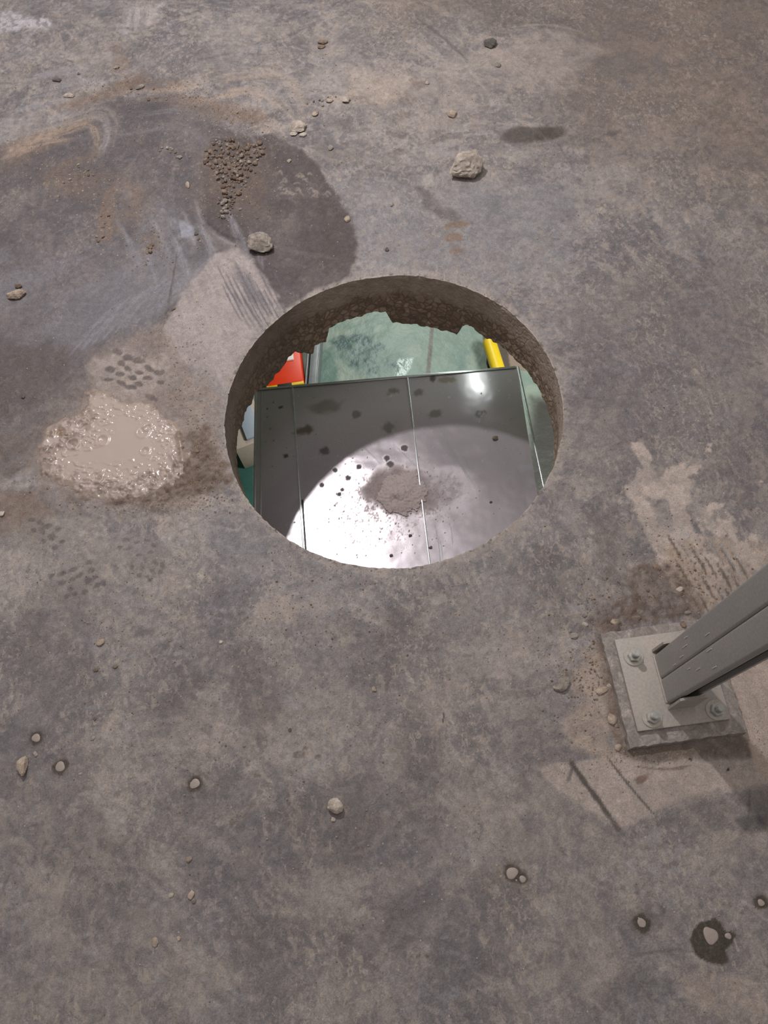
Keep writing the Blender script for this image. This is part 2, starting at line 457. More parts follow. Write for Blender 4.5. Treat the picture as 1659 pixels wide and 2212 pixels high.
fc.poly([(365, 470), (410, 480), (415, 515), (385, 510)], (165, 165, 175), .6, soft=6, jag=8, tex=.7, tscale=.006, streak=((385, 470), (395, 520)))
# swirls of dust at the upper left
SW = [([(330, 205), (410, 180), (480, 152), (560, 150), (620, 172), (650, 215), (655, 262)], 24, (160, 146, 136), .75),
      ([(380, 228), (460, 205), (540, 195), (600, 215), (635, 262)], 20, (168, 150, 138), .75),
      ([(360, 170), (460, 128), (560, 120), (650, 150), (672, 190)], 16, (152, 142, 136), .55),
      ([(300, 215), (400, 212), (480, 235), (560, 262), (600, 290)], 26, (130, 112, 100), .6),
      ([(300, 250), (380, 235), (460, 252), (540, 290), (560, 320)], 14, (126, 121, 122), .7),
      ([(310, 285), (370, 270), (430, 285), (450, 330)], 16, (120, 115, 116), .7),
      ([(-20, 300), (80, 280), (170, 255), (225, 235), (245, 280), (225, 335)], 30, (150, 140, 134), .55),
      ([(-20, 330), (60, 302), (130, 290), (190, 262), (215, 290), (205, 350)], 16, (158, 138, 122), .7),
      ([(-20, 365), (30, 335), (90, 312), (160, 300)], 22, (163, 140, 123), .75),
      ([(200, 250), (232, 262), (232, 310), (210, 330)], 12, (140, 136, 138), .7),
      ([(250, 395), (235, 430), (225, 480), (215, 510)], 24, (124, 104, 92), .6),
      ([(170, 380), (230, 370), (290, 400), (300, 440), (295, 490)], 22, (122, 103, 92), .45),
      ([(430, 440), (450, 485), (490, 512), (520, 518)], 8, (70, 64, 66), .8),
      ([(420, 430), (436, 480), (470, 512), (510, 530)], 10, (150, 142, 142), .6),
      ([(540, 520), (640, 545), (730, 560)], 10, (125, 115, 112), .35)]
for k, (pts, w_, col, op) in enumerate(SW):
    fc.stroke(pts, w_, col, op, soft=w_ * .35, tex=.65, seed=80 + k, jag=.3)
# pale treads on the damp patch
random.seed(5)
for k in range(26):
    x = random.uniform(600, 705); y = random.uniform(372, 425)
    fc.stroke([(x, y), (x + random.uniform(3, 9), y - random.uniform(3, 8)), (x + random.uniform(8, 16), y + random.uniform(-2, 6))], 3.5, (150, 135, 126), .6, seed=k)
# brown dirt drifts
for (x, y, rx, ry, a, op) in [(250, 190, 75, 18, -20, .75), (200, 215, 50, 14, -10, .7), (262, 130, 12, 40, -10, .55), (330, 185, 60, 14, 10, .6), (480, 240, 85, 22, 25, .6), (545, 250, 40, 12, 30, .55),
                              (155, 395, 50, 30, 20, .65), (160, 350, 45, 14, -20, .6), (40, 350, 50, 12, -25, .5), (235, 480, 18, 45, -10, .65), (290, 450, 30, 40, 20, .35), (325, 530, 18, 24, 0, .6), (75, 300, 80, 12, -12, .5),
                              (505, 385, 62, 85, -20, .55), (560, 330, 26, 18, 0, .5), (20, 1100, 60, 40, 0, .55), (20, 960, 40, 30, 0, .4)]:
    fc.blob(x, y, rx, ry, DIRT, op, ang=-a, soft=.45, jag=.35, seed=int(x), tex=.45, tscale=.012)
for (x, y, rx, ry, a, op) in [(60, 310, 60, 9, -20, .6), (150, 270, 60, 7, -12, .5), (560, 165, 70, 7, 5, .5), (490, 205, 60, 7, -8, .5), (340, 195, 60, 8, 5, .5)]:
    fc.blob(x, y, rx, ry, (170, 148, 130), op, ang=-a, soft=.45, jag=.35, seed=int(x) + 9, tex=.5)
# the wedge of light dust swept towards the hole
fc.poly([(466, 545), (515, 536), (560, 585), (605, 640), (575, 690), (540, 735), (505, 790), (488, 850), (470, 830), (420, 800), (372, 770), (350, 705), (390, 640)],
        (163, 151, 147), .9, soft=4, jag=4, tex=.25, tscale=.008, streak=((470, 560), (560, 740)))
fc.poly([(505, 560), (590, 650), (560, 720), (540, 700), (500, 640)], (108, 103, 106), .65, soft=6, jag=8, tex=.95, tscale=.007, streak=((500, 560), (570, 690)), seed=33)
for k in range(14):
    x0 = 470 + k * 9; y0 = 575 + (k * 37) % 60
    fc.stroke([(x0, y0), (x0 + 24, y0 + 50), (x0 + 45, y0 + 85)], 3, (96, 92, 96), .6, seed=k + 11, jag=.4)
fc.poly([(430, 780), (490, 840), (500, 930), (520, 1010), (500, 1040), (470, 960), (440, 880), (400, 800)], (138, 132, 132), .7, soft=6, jag=6, tex=.4, tscale=.01, streak=((450, 800), (480, 950)))
fc.stroke([(383, 540), (360, 690), (345, 720), (340, 800)], 3, (70, 62, 58), .5, jag=.5)
# ground around the slurry
fc.poly([(200, 760), (345, 700), (400, 780), (470, 850), (480, 960), (500, 1040), (420, 1090), (330, 1105), (200, 1100), (90, 1060), (60, 1000), (90, 930), (190, 850)],
        (136, 121, 113), .75, soft=14, jag=12, tex=.35, tscale=.02)
fc.poly([(408, 930), (440, 925), (470, 985), (500, 1030), (480, 1056), (410, 1068), (345, 1095), (250, 1098), (180, 1078), (330, 1066), (385, 1030), (410, 985)],
        (108, 91, 79), .92, soft=10, jag=16, jscale=.02, tex=.4, tscale=.008, hgt=.004)
fc.poly([(30, 1050), (150, 1060), (230, 1100), (400, 1100), (300, 1130), (130, 1120), (60, 1090)], (98, 89, 86), .55, soft=14, jag=14, tex=.3)
fc.poly([(110, 1045), (150, 1100), (175, 1120), (150, 1130), (118, 1090)], (150, 146, 150), .55, soft=6, jag=6, tex=.6, streak=((110, 1040), (160, 1120)))
fc.poly([(-50, 1070), (60, 1060), (120, 1110), (80, 1160), (-50, 1150)], (117, 98, 88), .6, soft=14, jag=14, tex=.4)
fc.poly([(180, 1080), (290, 1095), (330, 1120), (240, 1140), (190, 1120)], (150, 142, 138), .6, soft=8, jag=12, tex=.8, tscale=.01)
# tread marks: dark pads in a pale web
def treads(cx, cy, w, h, n, ang, seed, col=(88, 80, 78), web=(152, 141, 134), rx=11, ry=6):
    R = random.Random(seed); a = math.radians(ang)
    fc.blob(cx, cy, w * .62, h * .62, web, .75, ang=-ang, soft=.4, jag=.3, seed=seed, tex=.4)
    cols_ = max(2, int(math.sqrt(n * w / h))); rows = max(1, n // cols_)
    for i in range(cols_):
        for j in range(rows):
            u_ = (i + .5 + R.uniform(-.22, .22) + (j % 2) * .5) / cols_ - .5; v_ = (j + .5 + R.uniform(-.2, .2)) / rows - .5
            if R.random() < .14: continue
            x = cx + u_ * w * math.cos(a) - v_ * h * math.sin(a); y = cy + u_ * w * math.sin(a) + v_ * h * math.cos(a)
            fc.blob(x, y, rx * R.uniform(.7, 1.15), ry * R.uniform(.7, 1.1), col, .72, ang=-ang + R.uniform(-25, 25), soft=.25, jag=.2, seed=R.randint(0, 99), hgt=-.0008)
treads(285, 808, 118, 80, 22, 25, 3, rx=11, ry=6.5, web=(166, 154, 147))
treads(165, 1255, 110, 70, 20, -20, 4, web=(128, 120, 116), rx=9, ry=7, col=(96, 89, 88))
treads(90, 1150, 90, 60, 14, 20, 6, web=(135, 126, 120), rx=9, ry=6, col=(98, 91, 89))
treads(320, 1222, 50, 70, 10, 60, 8, web=(130, 122, 118), rx=8, ry=5, col=(100, 92, 90))
treads(290, 1180, 110, 50, 12, 10, 9, web=(130, 124, 122), rx=8, ry=4, col=(104, 97, 96))
def outline_print(x, y, rx, ry, ang, seed):
    fc.blob(x, y, rx, ry, (158, 146, 137), .65, ang=-ang, soft=.25, jag=.18, seed=seed)
    fc.blob(x, y, rx * .72, ry * .68, (100, 91, 87), .7, ang=-ang, soft=.25, jag=.3, seed=seed + 3, tex=.4, tscale=.004)
for k, (x, y, rx, ry, a) in enumerate([(502, 1776, 15, 10, -60), (528, 1758, 16, 10, -45), (546, 1736, 18, 11, -55), (562, 1712, 12, 9, -40), (572, 1694, 12, 11, -30), (583, 1696, 9, 12, 0), (556, 1676, 11, 9, 10),
                                       (646, 1630, 18, 13, 15), (688, 1636, 15, 9, 10), (660, 1615, 8, 10, 70), (680, 1694, 10, 5, 60), (888, 2062, 11, 8, 70), (905, 2064, 12, 9, -30), (922, 2066, 10, 7, 80),
                                       (534, 1652, 12, 6, 60), (10, 1548, 7, 13, 20), (8, 1572, 6, 10, 10)]):
    outline_print(x, y, rx, ry, a, k)
for (x, y) in [(745, 270), (860, 255), (855, 290), (850, 330), (945, 295), (875, 215), (903, 180)]:
    fc.blob(x, y, 16, 13, (103, 93, 88), .5, soft=.5, jag=.5, seed=x, tex=.5, tscale=.006)
# damp spots
fc.blob(1155, 288, 55, 19, (88, 80, 75), .85, ang=-6, soft=.25, jag=.25, seed=3)
fc.blob(1178, 290, 20, 17, (80, 72, 68), .6, soft=.3)
fc.blob(1322, 288, 14, 8, (92, 86, 84), .8, soft=.4)
fc.poly([(900, 405), (930, 410), (955, 450), (1000, 470), (985, 490), (950, 475), (915, 445)], (98, 92, 90), .75, soft=7, jag=8, tex=.3)
fc.blob(985, 487, 24, 9, (126, 106, 92), .8, soft=.4, jag=.3)
fc.blob(980, 512, 17, 11, (128, 106, 92), .75, soft=.35, jag=.3)
fc.blob(985, 542, 12, 12, (130, 110, 97), .7, soft=.4, jag=.3)
fc.poly([(690, 310), (770, 320), (800, 345), (700, 360), (670, 340)], (108, 100, 98), .5, soft=14, jag=14)
fc.poly([(1290, 130), (1370, 125), (1400, 150), (1350, 165), (1300, 160)], (104, 98, 98), .5, soft=14, jag=16, tex=.4)
fc.poly([(1020, -20), (1180, 20), (1250, 60), (1130, 60), (1040, 70)], (105, 97, 93), .5, soft=20, jag=20, tex=.3)
fc.stroke([(900, 40), (950, 75), (1010, 130)], 7, (98, 94, 94), .7, jag=.4)
fc.stroke([(1000, 130), (1030, 170), (1065, 220)], 7, (175, 162, 152), .55, jag=.5, tex=.4)
fc.stroke([(1100, 60), (1180, 50), (1260, 70)], 5, (165, 150, 140), .5, jag=.5)
for k in range(9):
    fc.stroke([(1380 + k * 22, 70 + k * 31), (1460 + k * 18, 40 + k * 31), (1560 + k * 14, 10 + k * 30)], 14, (148, 130, 117), .35, tex=.8, seed=k + 200)
for (x, y) in [(1220, 322), (1232, 324), (1245, 326), (1258, 325)]:
    fc.blob(x, y, 4, 8, (162, 152, 146), .6, soft=.4)
fc.blob(1123, 335, 24, 12, (164, 156, 150), .55, soft=.4, jag=.5, tex=.5)
fc.covering = .25
R = random.Random(12)
for k in range(60):
    x = R.uniform(0, 1659); y = R.uniform(1300, 2200); a = R.uniform(0, 6.28); L = R.uniform(10, 40)
    fc.stroke([(x, y), (x + L * .5 * math.cos(a) + R.uniform(-4, 4), y + L * .5 * math.sin(a)), (x + L * math.cos(a), y + L * math.sin(a))], 3, (165, 152, 143), .35, seed=k, jag=.5)
for (x, y, rx, ry) in [(380, 1300, 80, 60), (430, 1600, 60, 90), (240, 1640, 60, 60), (100, 1960, 60, 70), (420, 2120, 80, 60), (650, 1930, 60, 80), (210, 2160, 70, 50), (740, 2150, 60, 50), (1000, 1720, 60, 40), (1100, 1800, 70, 60),
                       (1290, 2050, 90, 60), (1560, 2140, 90, 60), (1300, 1900, 60, 90), (950, 1500, 60, 50), (1130, 1380, 70, 60), (620, 1340, 70, 50), (1250, 1470, 30, 90)]:
    fc.blob(x, y, rx, ry, (157, 144, 136), .62, soft=.5, jag=.6, seed=x, tex=.6, tscale=.04, ang=R.uniform(0, 180))
for (x, y, rx, ry) in [(640, 1800, 110, 60), (770, 1760, 60, 130), (380, 1500, 60, 60), (560, 1480, 70, 60), (560, 2050, 60, 110), (830, 1980, 50, 160), (1080, 1960, 130, 50), (220, 1830, 60, 90), (900, 1650, 50, 120), (1180, 1640, 60, 60), (120, 1400, 90, 80),
                       (1400, 2120, 120, 50), (830, 1400, 90, 60), (1190, 1260, 60, 90)]:
    fc.blob(x, y, rx, ry, (100, 94, 93), .55, soft=.5, jag=.6, seed=x, tex=.5, tscale=.05, ang=R.uniform(0, 180))
fc.covering = .9
# ---- right: scraped mortar film
fc.poly([(1363, 955), (1388, 958), (1412, 1005), (1425, 1030), (1452, 1010), (1478, 1000), (1500, 1070), (1478, 1100), (1495, 1135), (1530, 1180), (1572, 1240), (1550, 1300), (1500, 1320), (1470, 1300), (1425, 1215), (1395, 1150), (1368, 1100), (1350, 1050), (1372, 1030), (1385, 1000)],
        BEIGE, .92, soft=3, jag=9, jscale=.022, tex=.30, tscale=.03, seed=21)
fc.poly([(1395, 1075), (1440, 1080), (1455, 1145), (1420, 1135)], (118, 112, 112), .8, soft=4, jag=10, jscale=.02, tex=.4, tscale=.02)
fc.poly([(1500, 1080), (1545, 1090), (1600, 1130), (1635, 1160), (1620, 1180), (1655, 1200), (1640, 1225), (1600, 1250), (1540, 1200), (1510, 1140)], BEIGE, .95, soft=3, jag=10, jscale=.018, tex=.85, tscale=.028, seed=24)
for (x, y, r_) in [(1502, 1012, 12), (1470, 1004, 7), (1488, 1020, 9), (1535, 960, 6), (1530, 972, 6), (1560, 1090, 7), (1625, 1160, 14), (1555, 1150, 10), (1645, 1040, 3)]:
    fc.blob(x, y, r_, r_ * .8, BEIGE, .9, soft=.3, jag=.45, seed=x)
fc.poly([(1430, 1190), (1500, 1150), (1659, 1180), (1680, 1330), (1540, 1330), (1480, 1310)], (160, 140, 124), .75, soft=10, jag=12, tex=.55, tscale=.01, streak=((1450, 1150), (1540, 1300)))
for k in range(26):
    x0 = 1440 + (k * 53) % 150; y0 = 1150 + (k * 31) % 130
    fc.stroke([(x0, y0), (x0 + 18, y0 + 28), (x0 + 34, y0 + 58)], 2.6 + k % 3, (92, 84, 80), .75, seed=k, jag=.5)
for k in range(8):
    x0 = 1440 + k * 26; y0 = 1120 + k * 9
    fc.stroke([(x0, y0), (x0 + 34, y0 + 52), (x0 + 66, y0 + 104)], 9, (165, 160, 160), .5, tex=.6, seed=k + 5)
fc.poly([(1255, 1100), (1330, 1100), (1345, 1200), (1330, 1260), (1300, 1250), (1280, 1150)], (112, 103, 101), .6, soft=12, jag=14)
fc.poly([(1225, 880), (1330, 870), (1350, 1030), (1310, 1090), (1230, 1060), (1210, 960)], (146, 134, 128), .45, soft=24, jag=20, tex=.4)
# brown drift round the mortar pad
fc.poly([(1400, 1215), (1440, 1215), (1480, 1260), (1520, 1310), (1500, 1335), (1300, 1362), (1250, 1345), (1300, 1310), (1350, 1280), (1360, 1240)], (108, 93, 84), .9, soft=12, jag=18, tex=.5, tscale=.012, hgt=.0035)
fc.poly([(1405, 1225), (1430, 1245), (1470, 1290), (1500, 1325), (1440, 1300), (1400, 1270)], (118, 108, 104), .5, soft=8, jag=6)
fc.poly([(1285, 1345), (1315, 1350), (1328, 1470), (1345, 1600), (1370, 1640), (1345, 1640), (1318, 1590), (1305, 1500), (1285, 1430)], (118, 101, 90), .9, soft=8, jag=8, tex=.3, tscale=.01, hgt=.0015)
fc.poly([(1340, 1615), (1620, 1585), (1655, 1600), (1630, 1640), (1480, 1640), (1370, 1650)], (108, 94, 85), .9, soft=9, jag=8, tex=.3, tscale=.01)
# beige film left of and below the pad, boarded area at right
fc.poly([(1230, 1450), (1290, 1400), (1310, 1500), (1320, 1600), (1350, 1650), (1300, 1650), (1240, 1620), (1215, 1560), (1250, 1510)], (165, 147, 134), .8, soft=10, jag=12, tex=.4, tscale=.02)
fc.poly([(1160, 1660), (1262, 1642), (1330, 1625), (1400, 1650), (1560, 1640), (1640, 1640), (1659, 1700), (1560, 1715), (1440, 1745), (1390, 1775), (1330, 1790), (1262, 1740), (1200, 1700)], (172, 157, 148), .9, soft=5, jag=8, tex=.18, tscale=.03)
fc.poly([(1560, 1560), (1570, 1460), (1680, 1380), (1720, 1700), (1640, 1680), (1615, 1600)], (176, 158, 146), .95, soft=5, jag=3, tex=.12, tscale=.012, streak=((1600, 1450), (1660, 1620)))
fc.poly([(1430, 1745), (1560, 1715), (1700, 1700), (1700, 1790), (1500, 1790), (1400, 1790)], (110, 103, 101), .6, soft=12, jag=20, tex=.6, tscale=.03)  # shadow of the post, painted into the floor colour
fc.poly([(1590, 1770), (1659, 1760), (1659, 1800), (1600, 1800)], (84, 80, 80), .7, soft=6, jag=6)
fc.stroke([(1236, 1650), (1262, 1690), (1300, 1740), (1336, 1790)], 11, (84, 76, 72), .9, jag=.3, soft=2, hgt=-.0008, taper=False)
fc.stroke([(1309, 1632), (1345, 1680), (1380, 1722), (1418, 1765)], 4.5, (76, 69, 66), .85, jag=.2, soft=1.5, hgt=-.0008)
fc.stroke([(1238, 1652), (1232, 1675), (1225, 1690)], 7, (96, 88, 86), .7)
fc.blob(1388, 1683, 15, 8, (118, 97, 86), .85, ang=20, soft=.3, jag=.3)
fc.stroke([(1370, 1655), (1420, 1662), (1470, 1660), (1500, 1650)], 5, (112, 96, 88), .7)
fc.stroke([(1528, 1722), (1600, 1790), (1659, 1850)], 5, (158, 148, 142), .5, tex=.4)
fc.stroke([(1620, 1700), (1618, 1760), (1610, 1800)], 5, (90, 82, 80), .5)
fc.stroke([(1590, 1935), (1625, 1960), (1665, 1995)], 6, (168, 160, 156), .7, tex=.3)
for (x, y) in [(1492, 1640), (1574, 1663)]:
    fc.blob(x, y, 3.5, 3.5, (40, 34, 32), .95, soft=.3, hgt=-.002)
fc.poly([(1120, 1680), (1200, 1690), (1330, 1780), (1400, 1830), (1300, 1850), (1180, 1790)], (150, 138, 130), .6, soft=14, jag=20, tex=.8, tscale=.02)
fc.poly([(1540, 1800), (1659, 1790), (1659, 1850), (1540, 1860)], (160, 143, 133), .5, soft=14, jag=16, tex=.6)
fc.poly([(1460, 2100), (1659, 2110), (1659, 2212), (1500, 2212)], (166, 149, 138), .5, soft=14, jag=20, tex=.6)
fc.stroke([(1365, 2065), (1440, 2050), (1500, 2055)], 7, (105, 98, 96), .6)
# short black wire mark
fc.stroke([(958, 1541), (958, 1560)], 3, (45, 40, 40), .9, soft=1, taper=False)
# dark wet halos of the slurry drops
HALO = (70, 62, 55)
for (x, y, r_) in [(78, 1595, 15), (130, 1656, 17), (421, 1693, 17), (1107, 1887, 21), (1128, 1898, 13), (1386, 1993, 20), (1645, 1950, 16)]:
    fc.blob(x, y, r_, r_ * .95, HALO, .85, soft=.14, jag=.14, seed=x, rough=.5)
    fc.blob(x, y, r_ * 1.5, r_ * 1.4, HALO, .25, soft=.4, jag=.1, seed=x)
fc.poly([(1520, 1990), (1545, 1985), (1560, 1998), (1572, 2012), (1592, 2018), (1580, 2040), (1568, 2052), (1575, 2078), (1556, 2084), (1535, 2080), (1512, 2070), (1498, 2052), (1488, 2030), (1498, 2005)],
        (66, 58, 50), .93, soft=2, jag=4, jscale=.012, rough=.45)
#@@ENDPAINT
# fine grainy height so that light catches the crust
hg = (fbm(X, Y, .02, 4, 3, .6) - .5) * .0012 + (fbm(X, Y, .3, 2, 6) - .5) * .002
hg = hg + fc.lump * (fbm(X, Y, .009, 4, 9, .65) - .5) * 5.0
fade = ss(.0, .02, dr)
Z = (fc.hgt + hg) * fade
lum = np.clip(lin(fc.col) * ALB, .01, .85)
me, used = np_mesh('floor', np.c_[X, Y, Z], quads)
set_paint(me, lum[used], np.clip(fc.rough[used], .3, 1))
fa = me.attributes.new('flecked', 'FLOAT', 'POINT'); fa.data.foreach_set('value', (1 - fc.cover[used]).astype(np.float32))
M_floor = painted_concrete('troweled_concrete')
floor = link('floor', me, M_floor)
tag(floor, kind='structure')

# plain slab beyond the dusty work area
def skirt():
    x0, x1, y0, y1 = xs[0], xs[-1], ys[0], ys[-1]
    bm = bmesh.new(); E = 3.5
    lay = bm.verts.layers.float_color.new('paint'); fk = bm.verts.layers.float.new('flecked')
    def q(a, b, c, d):
        vs = []
        for p in ((a, b), (c, b), (c, d), (a, d)):
            v = bm.verts.new((p[0], p[1], 0)); v[lay] = (*(lin((122, 115, 112)) * ALB), .85); v[fk] = 1.0; vs.append(v)
        bm.faces.new(vs)
    E = 4.5
    q(-E, -E, x0, E + 3); q(x1, -E, E, E + 3); q(x0, -E, x1, y0); q(x0, y1, x1, E + 3)
    return obj('floor_outer', bm, M_floor, smooth=False)
tag(skirt(), kind='structure')

# ---- the cut wall of the hole, broken away along its lower edge
def hole_wall():
    NA, NZ = 1440, 64
    a = np.linspace(0, 2 * np.pi, NA, endpoint=False)
    # depth of the smooth cut: control points (photo position -> angle, depth)
    ctrl = [(523, 922), (512, 958), (514, 1004), (529, 1063), (545, 870), (560, 845), (580, 836), (605, 808), (640, 762), (655, 765), (680, 770), (682, 750), (705, 742), (712, 712), (756, 694), (790, 682), (833, 676), (848, 702), (930, 712), (985, 726), (996, 708), (1010, 706), (1045, 730), (1098, 765), (1122, 790), (1153, 828), (1173, 864), (1195, 950)]
    cs = []
    for (x, y) in ctrl:
        # find depth at which the photo ray crosses the cylinder
        lo = .02; best = None
        for dd in np.linspace(.03, .30, 136):
            p = at(x, y, -dd)
            e = abs(np.hypot(*(p - HC)) - HR)
            if best is None or e < best[0]: best = (e, dd, math.atan2(*(p - HC)[::-1]))
        cs.append((best[2] % (2 * math.pi), best[1]))
    cs.sort()
    ca = np.array([c[0] for c in cs]); cd = np.array([c[1] for c in cs])
    ca = np.r_[ca[-1] - 2 * np.pi, ca, ca[0] + 2 * np.pi]; cd = np.r_[cd[-1], cd, cd[0]]
    dep = np.interp(a, ca, cd)
    dep = dep + .0025 * np.sin(37 * a + 3 * np.sin(5 * a)) + .0018 * np.sin(91 * a + 1.3)
    dep = np.clip(dep, .08, .26)
    z = np.linspace(0, 1, NZ)
    A, Zt = np.meshgrid(a, z)
    D = Zt * dep[None, :]
    arc = A * HR
    nlow = ss(.35, .8, D / .16)
    peb = vnoise(arc * 75, D * 95, 3) - .5
    rad = HR + rim_jit(A) * (1 - ss(0, .01, D)) + nlow * peb * .003 + (vnoise(arc * 250, D * 250, 4) - .5) * .0012 * (.4 + nlow)
    rad = rad + ss(.94, 1.0, Zt) * .006
    Xw_, Yw_ = HC[0] + rad * np.cos(A), HC[1] + rad * np.sin(A)
    co = np.c_[Xw_.ravel(), Yw_.ravel(), -D.ravel()]
    i = np.arange(NA * (NZ - 1)); cx = i % NA; cy = i // NA
    v0 = cy * NA + cx; v1 = cy * NA + (cx + 1) % NA
    q = np.stack([v0, v1, v1 + NA, v0 + NA], 1)
    # underside break-out: flares outwards to the soffit
    n0 = len(co); R2 = 7; rings = [co]
    for k in range(1, R2):
        f = k / (R2 - 1)
        rr_ = rad[-1] + f * .09 + (vnoise(a * HR * 40, np.full(NA, k * 3.3), 5) - .5) * .012 * (f < .99)
        zz = -(dep * (1 - f) + SLAB * f) - (.006 * np.sin(a * 29) * f * (1 - f))
        zz = np.where(dep > SLAB, -(dep * (1 - f) + SLAB * f), zz)
        rings.append(np.c_[HC[0] + rr_ * np.cos(a), HC[1] + rr_ * np.sin(a), zz])
    co = np.concatenate(rings)
    base_row = (NZ - 1) * NA
    qs = [q]; j = np.arange(NA)
    prev = base_row
    for k in range(1, R2):
        cur = n0 + (k - 1) * NA
        qs.append(np.stack([prev + j, prev + (j + 1) % NA, cur + (j + 1) % NA, cur + j], 1)); prev = cur
    q = np.concatenate(qs)
    me, used = np_mesh('wall_core_cut', co, q)
    m, nt, b = new_mat('cut_concrete')
    geo = N(nt, 'ShaderNodeNewGeometry').outputs['Position']
    vor = N(nt, 'ShaderNodeTexVoronoi'); vor.inputs['Scale'].default_value = 62
    wn = noise_node(nt, 30, 3, .5, geo)
    vm = N(nt, 'ShaderNodeVectorMath', operation='MULTIPLY_ADD'); nt.links.new(wn.outputs['Color'], vm.inputs[0]); vm.inputs[1].default_value = (.03, .03, .03); nt.links.new(geo, vm.inputs[2])
    nt.links.new(vm.outputs[0], vor.inputs['Vector'])
    ve = N(nt, 'ShaderNodeTexVoronoi', feature='DISTANCE_TO_EDGE'); ve.inputs['Scale'].default_value = 62; nt.links.new(vm.outputs[0], ve.inputs['Vector'])
    edge = ramp(nt, ve.outputs['Distance'], [(0, 0.0), (.06, 0.35), (.16, 1.0)])
    sepc = N(nt, 'ShaderNodeSeparateColor'); nt.links.new(vor.outputs['Color'], sepc.inputs[0])
    stone = ramp(nt, sepc.outputs[0], [(0, tuple(lin((120, 102, 86)) * 1.5)), (.5, tuple(lin((138, 118, 100)) * 1.5)), (1, tuple(lin((160, 140, 122)) * 1.5))])
    agg = mixc(nt, tuple(lin((104, 88, 75)) * 1.5), stone.outputs[0], edge.outputs[0])
    n2 = noise_node(nt, 40, 6, .65, geo)
    top = ramp(nt, n2.outputs[0], [(.3, tuple(lin((134, 118, 104)) * 1.5)), (.7, tuple(lin((166, 150, 137)) * 1.5))])
    sz = N(nt, 'ShaderNodeSeparateXYZ'); nt.links.new(geo, sz.inputs[0])
    n3 = noise_node(nt, 14, 4, .6, geo)
    ad = N(nt, 'ShaderNodeMath', operation='MULTIPLY_ADD'); nt.links.new(n3.outputs[0], ad.inputs[0]); ad.inputs[1].default_value = .10; nt.links.new(sz.outputs[2], ad.inputs[2])
    fz = ramp(nt, ad.outputs[0], [(0.0, 0.0), (1, 1)])
    mr = N(nt, 'ShaderNodeMapRange'); nt.links.new(ad.outputs[0], mr.inputs[0]); mr.inputs[1].default_value = -.02; mr.inputs[2].default_value = .005; mr.inputs[3].default_value = 1; mr.inputs[4].default_value = 0
    c = mixc(nt, top.outputs[0], agg, mr.outputs[0])
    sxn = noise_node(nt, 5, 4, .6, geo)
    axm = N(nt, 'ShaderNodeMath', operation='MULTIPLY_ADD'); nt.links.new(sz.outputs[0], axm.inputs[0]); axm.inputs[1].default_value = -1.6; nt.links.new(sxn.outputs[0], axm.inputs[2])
    wet = ramp(nt, axm.outputs[0], [(.45, 0.0), (.80, .55)])  # shade of the left side painted into the wall colour, not moisture
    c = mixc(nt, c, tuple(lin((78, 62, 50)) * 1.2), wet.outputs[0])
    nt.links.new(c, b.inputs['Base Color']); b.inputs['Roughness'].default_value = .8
    p = bump(nt, b, edge.outputs[0], .35, .003); bump(nt, b, n2.outputs[0], .5, .004, p)
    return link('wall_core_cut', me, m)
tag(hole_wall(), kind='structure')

# ---- soffit of the slab, walls and floor of the storey below
ZL = -3.0
M_soffit = simple('raw_concrete', (168, 160, 148), .9, var=.2, scale=8)
M_lwall = simple('painted_wall', (120, 122, 116), .85, var=.05, scale=4)
def soffit():
    bm = bmesh.new(); n = 64; E0, E1, F0, F1 = -2.6, 3.0, -1.6, 6.8
    ring = [bm.verts.new((HC[0] + (HR + .095) * math.cos(2 * math.pi * k / n), HC[1] + (HR + .095) * math.sin(2 * math.pi * k / n), -SLAB)) for k in range(n)]
    out = []
    for k in range(n):
        a = 2 * math.pi * k / n; c, s = math.cos(a), math.sin(a)
        t = min(((E1 - HC[0]) / c if c > 1e-9 else 1e9), ((E0 - HC[0]) / c if c < -1e-9 else 1e9), ((F1 - HC[1]) / s if s > 1e-9 else 1e9), ((F0 - HC[1]) / s if s < -1e-9 else 1e9))
        out.append(bm.verts.new((HC[0] + c * t, HC[1] + s * t, -SLAB)))
    for k in range(n): bm.faces.new((ring[k], ring[(k + 1) % n], out[(k + 1) % n], out[k]))
    return obj('ceiling', bm, M_soffit, smooth=False)
tag(soffit(), kind='structure')
def quad_obj(name, pts, mat):
    bm = bmesh.new(); bm.faces.new([bm.verts.new(p) for p in pts]); return obj(name, bm, mat, smooth=False)
for nm, a, b in [('wall_left', (-2.6, -1.6), (-2.6, 6.8)), ('wall_back', (-2.6, 6.8), (3.0, 6.8)), ('wall_right', (3.0, 6.8), (3.0, -1.6)), ('wall_front', (3.0, -1.6), (-2.6, -1.6))]:
    tag(quad_obj(nm, [(*a, ZL), (*b, ZL), (*b, -SLAB), (*a, -SLAB)], M_lwall), kind='structure')

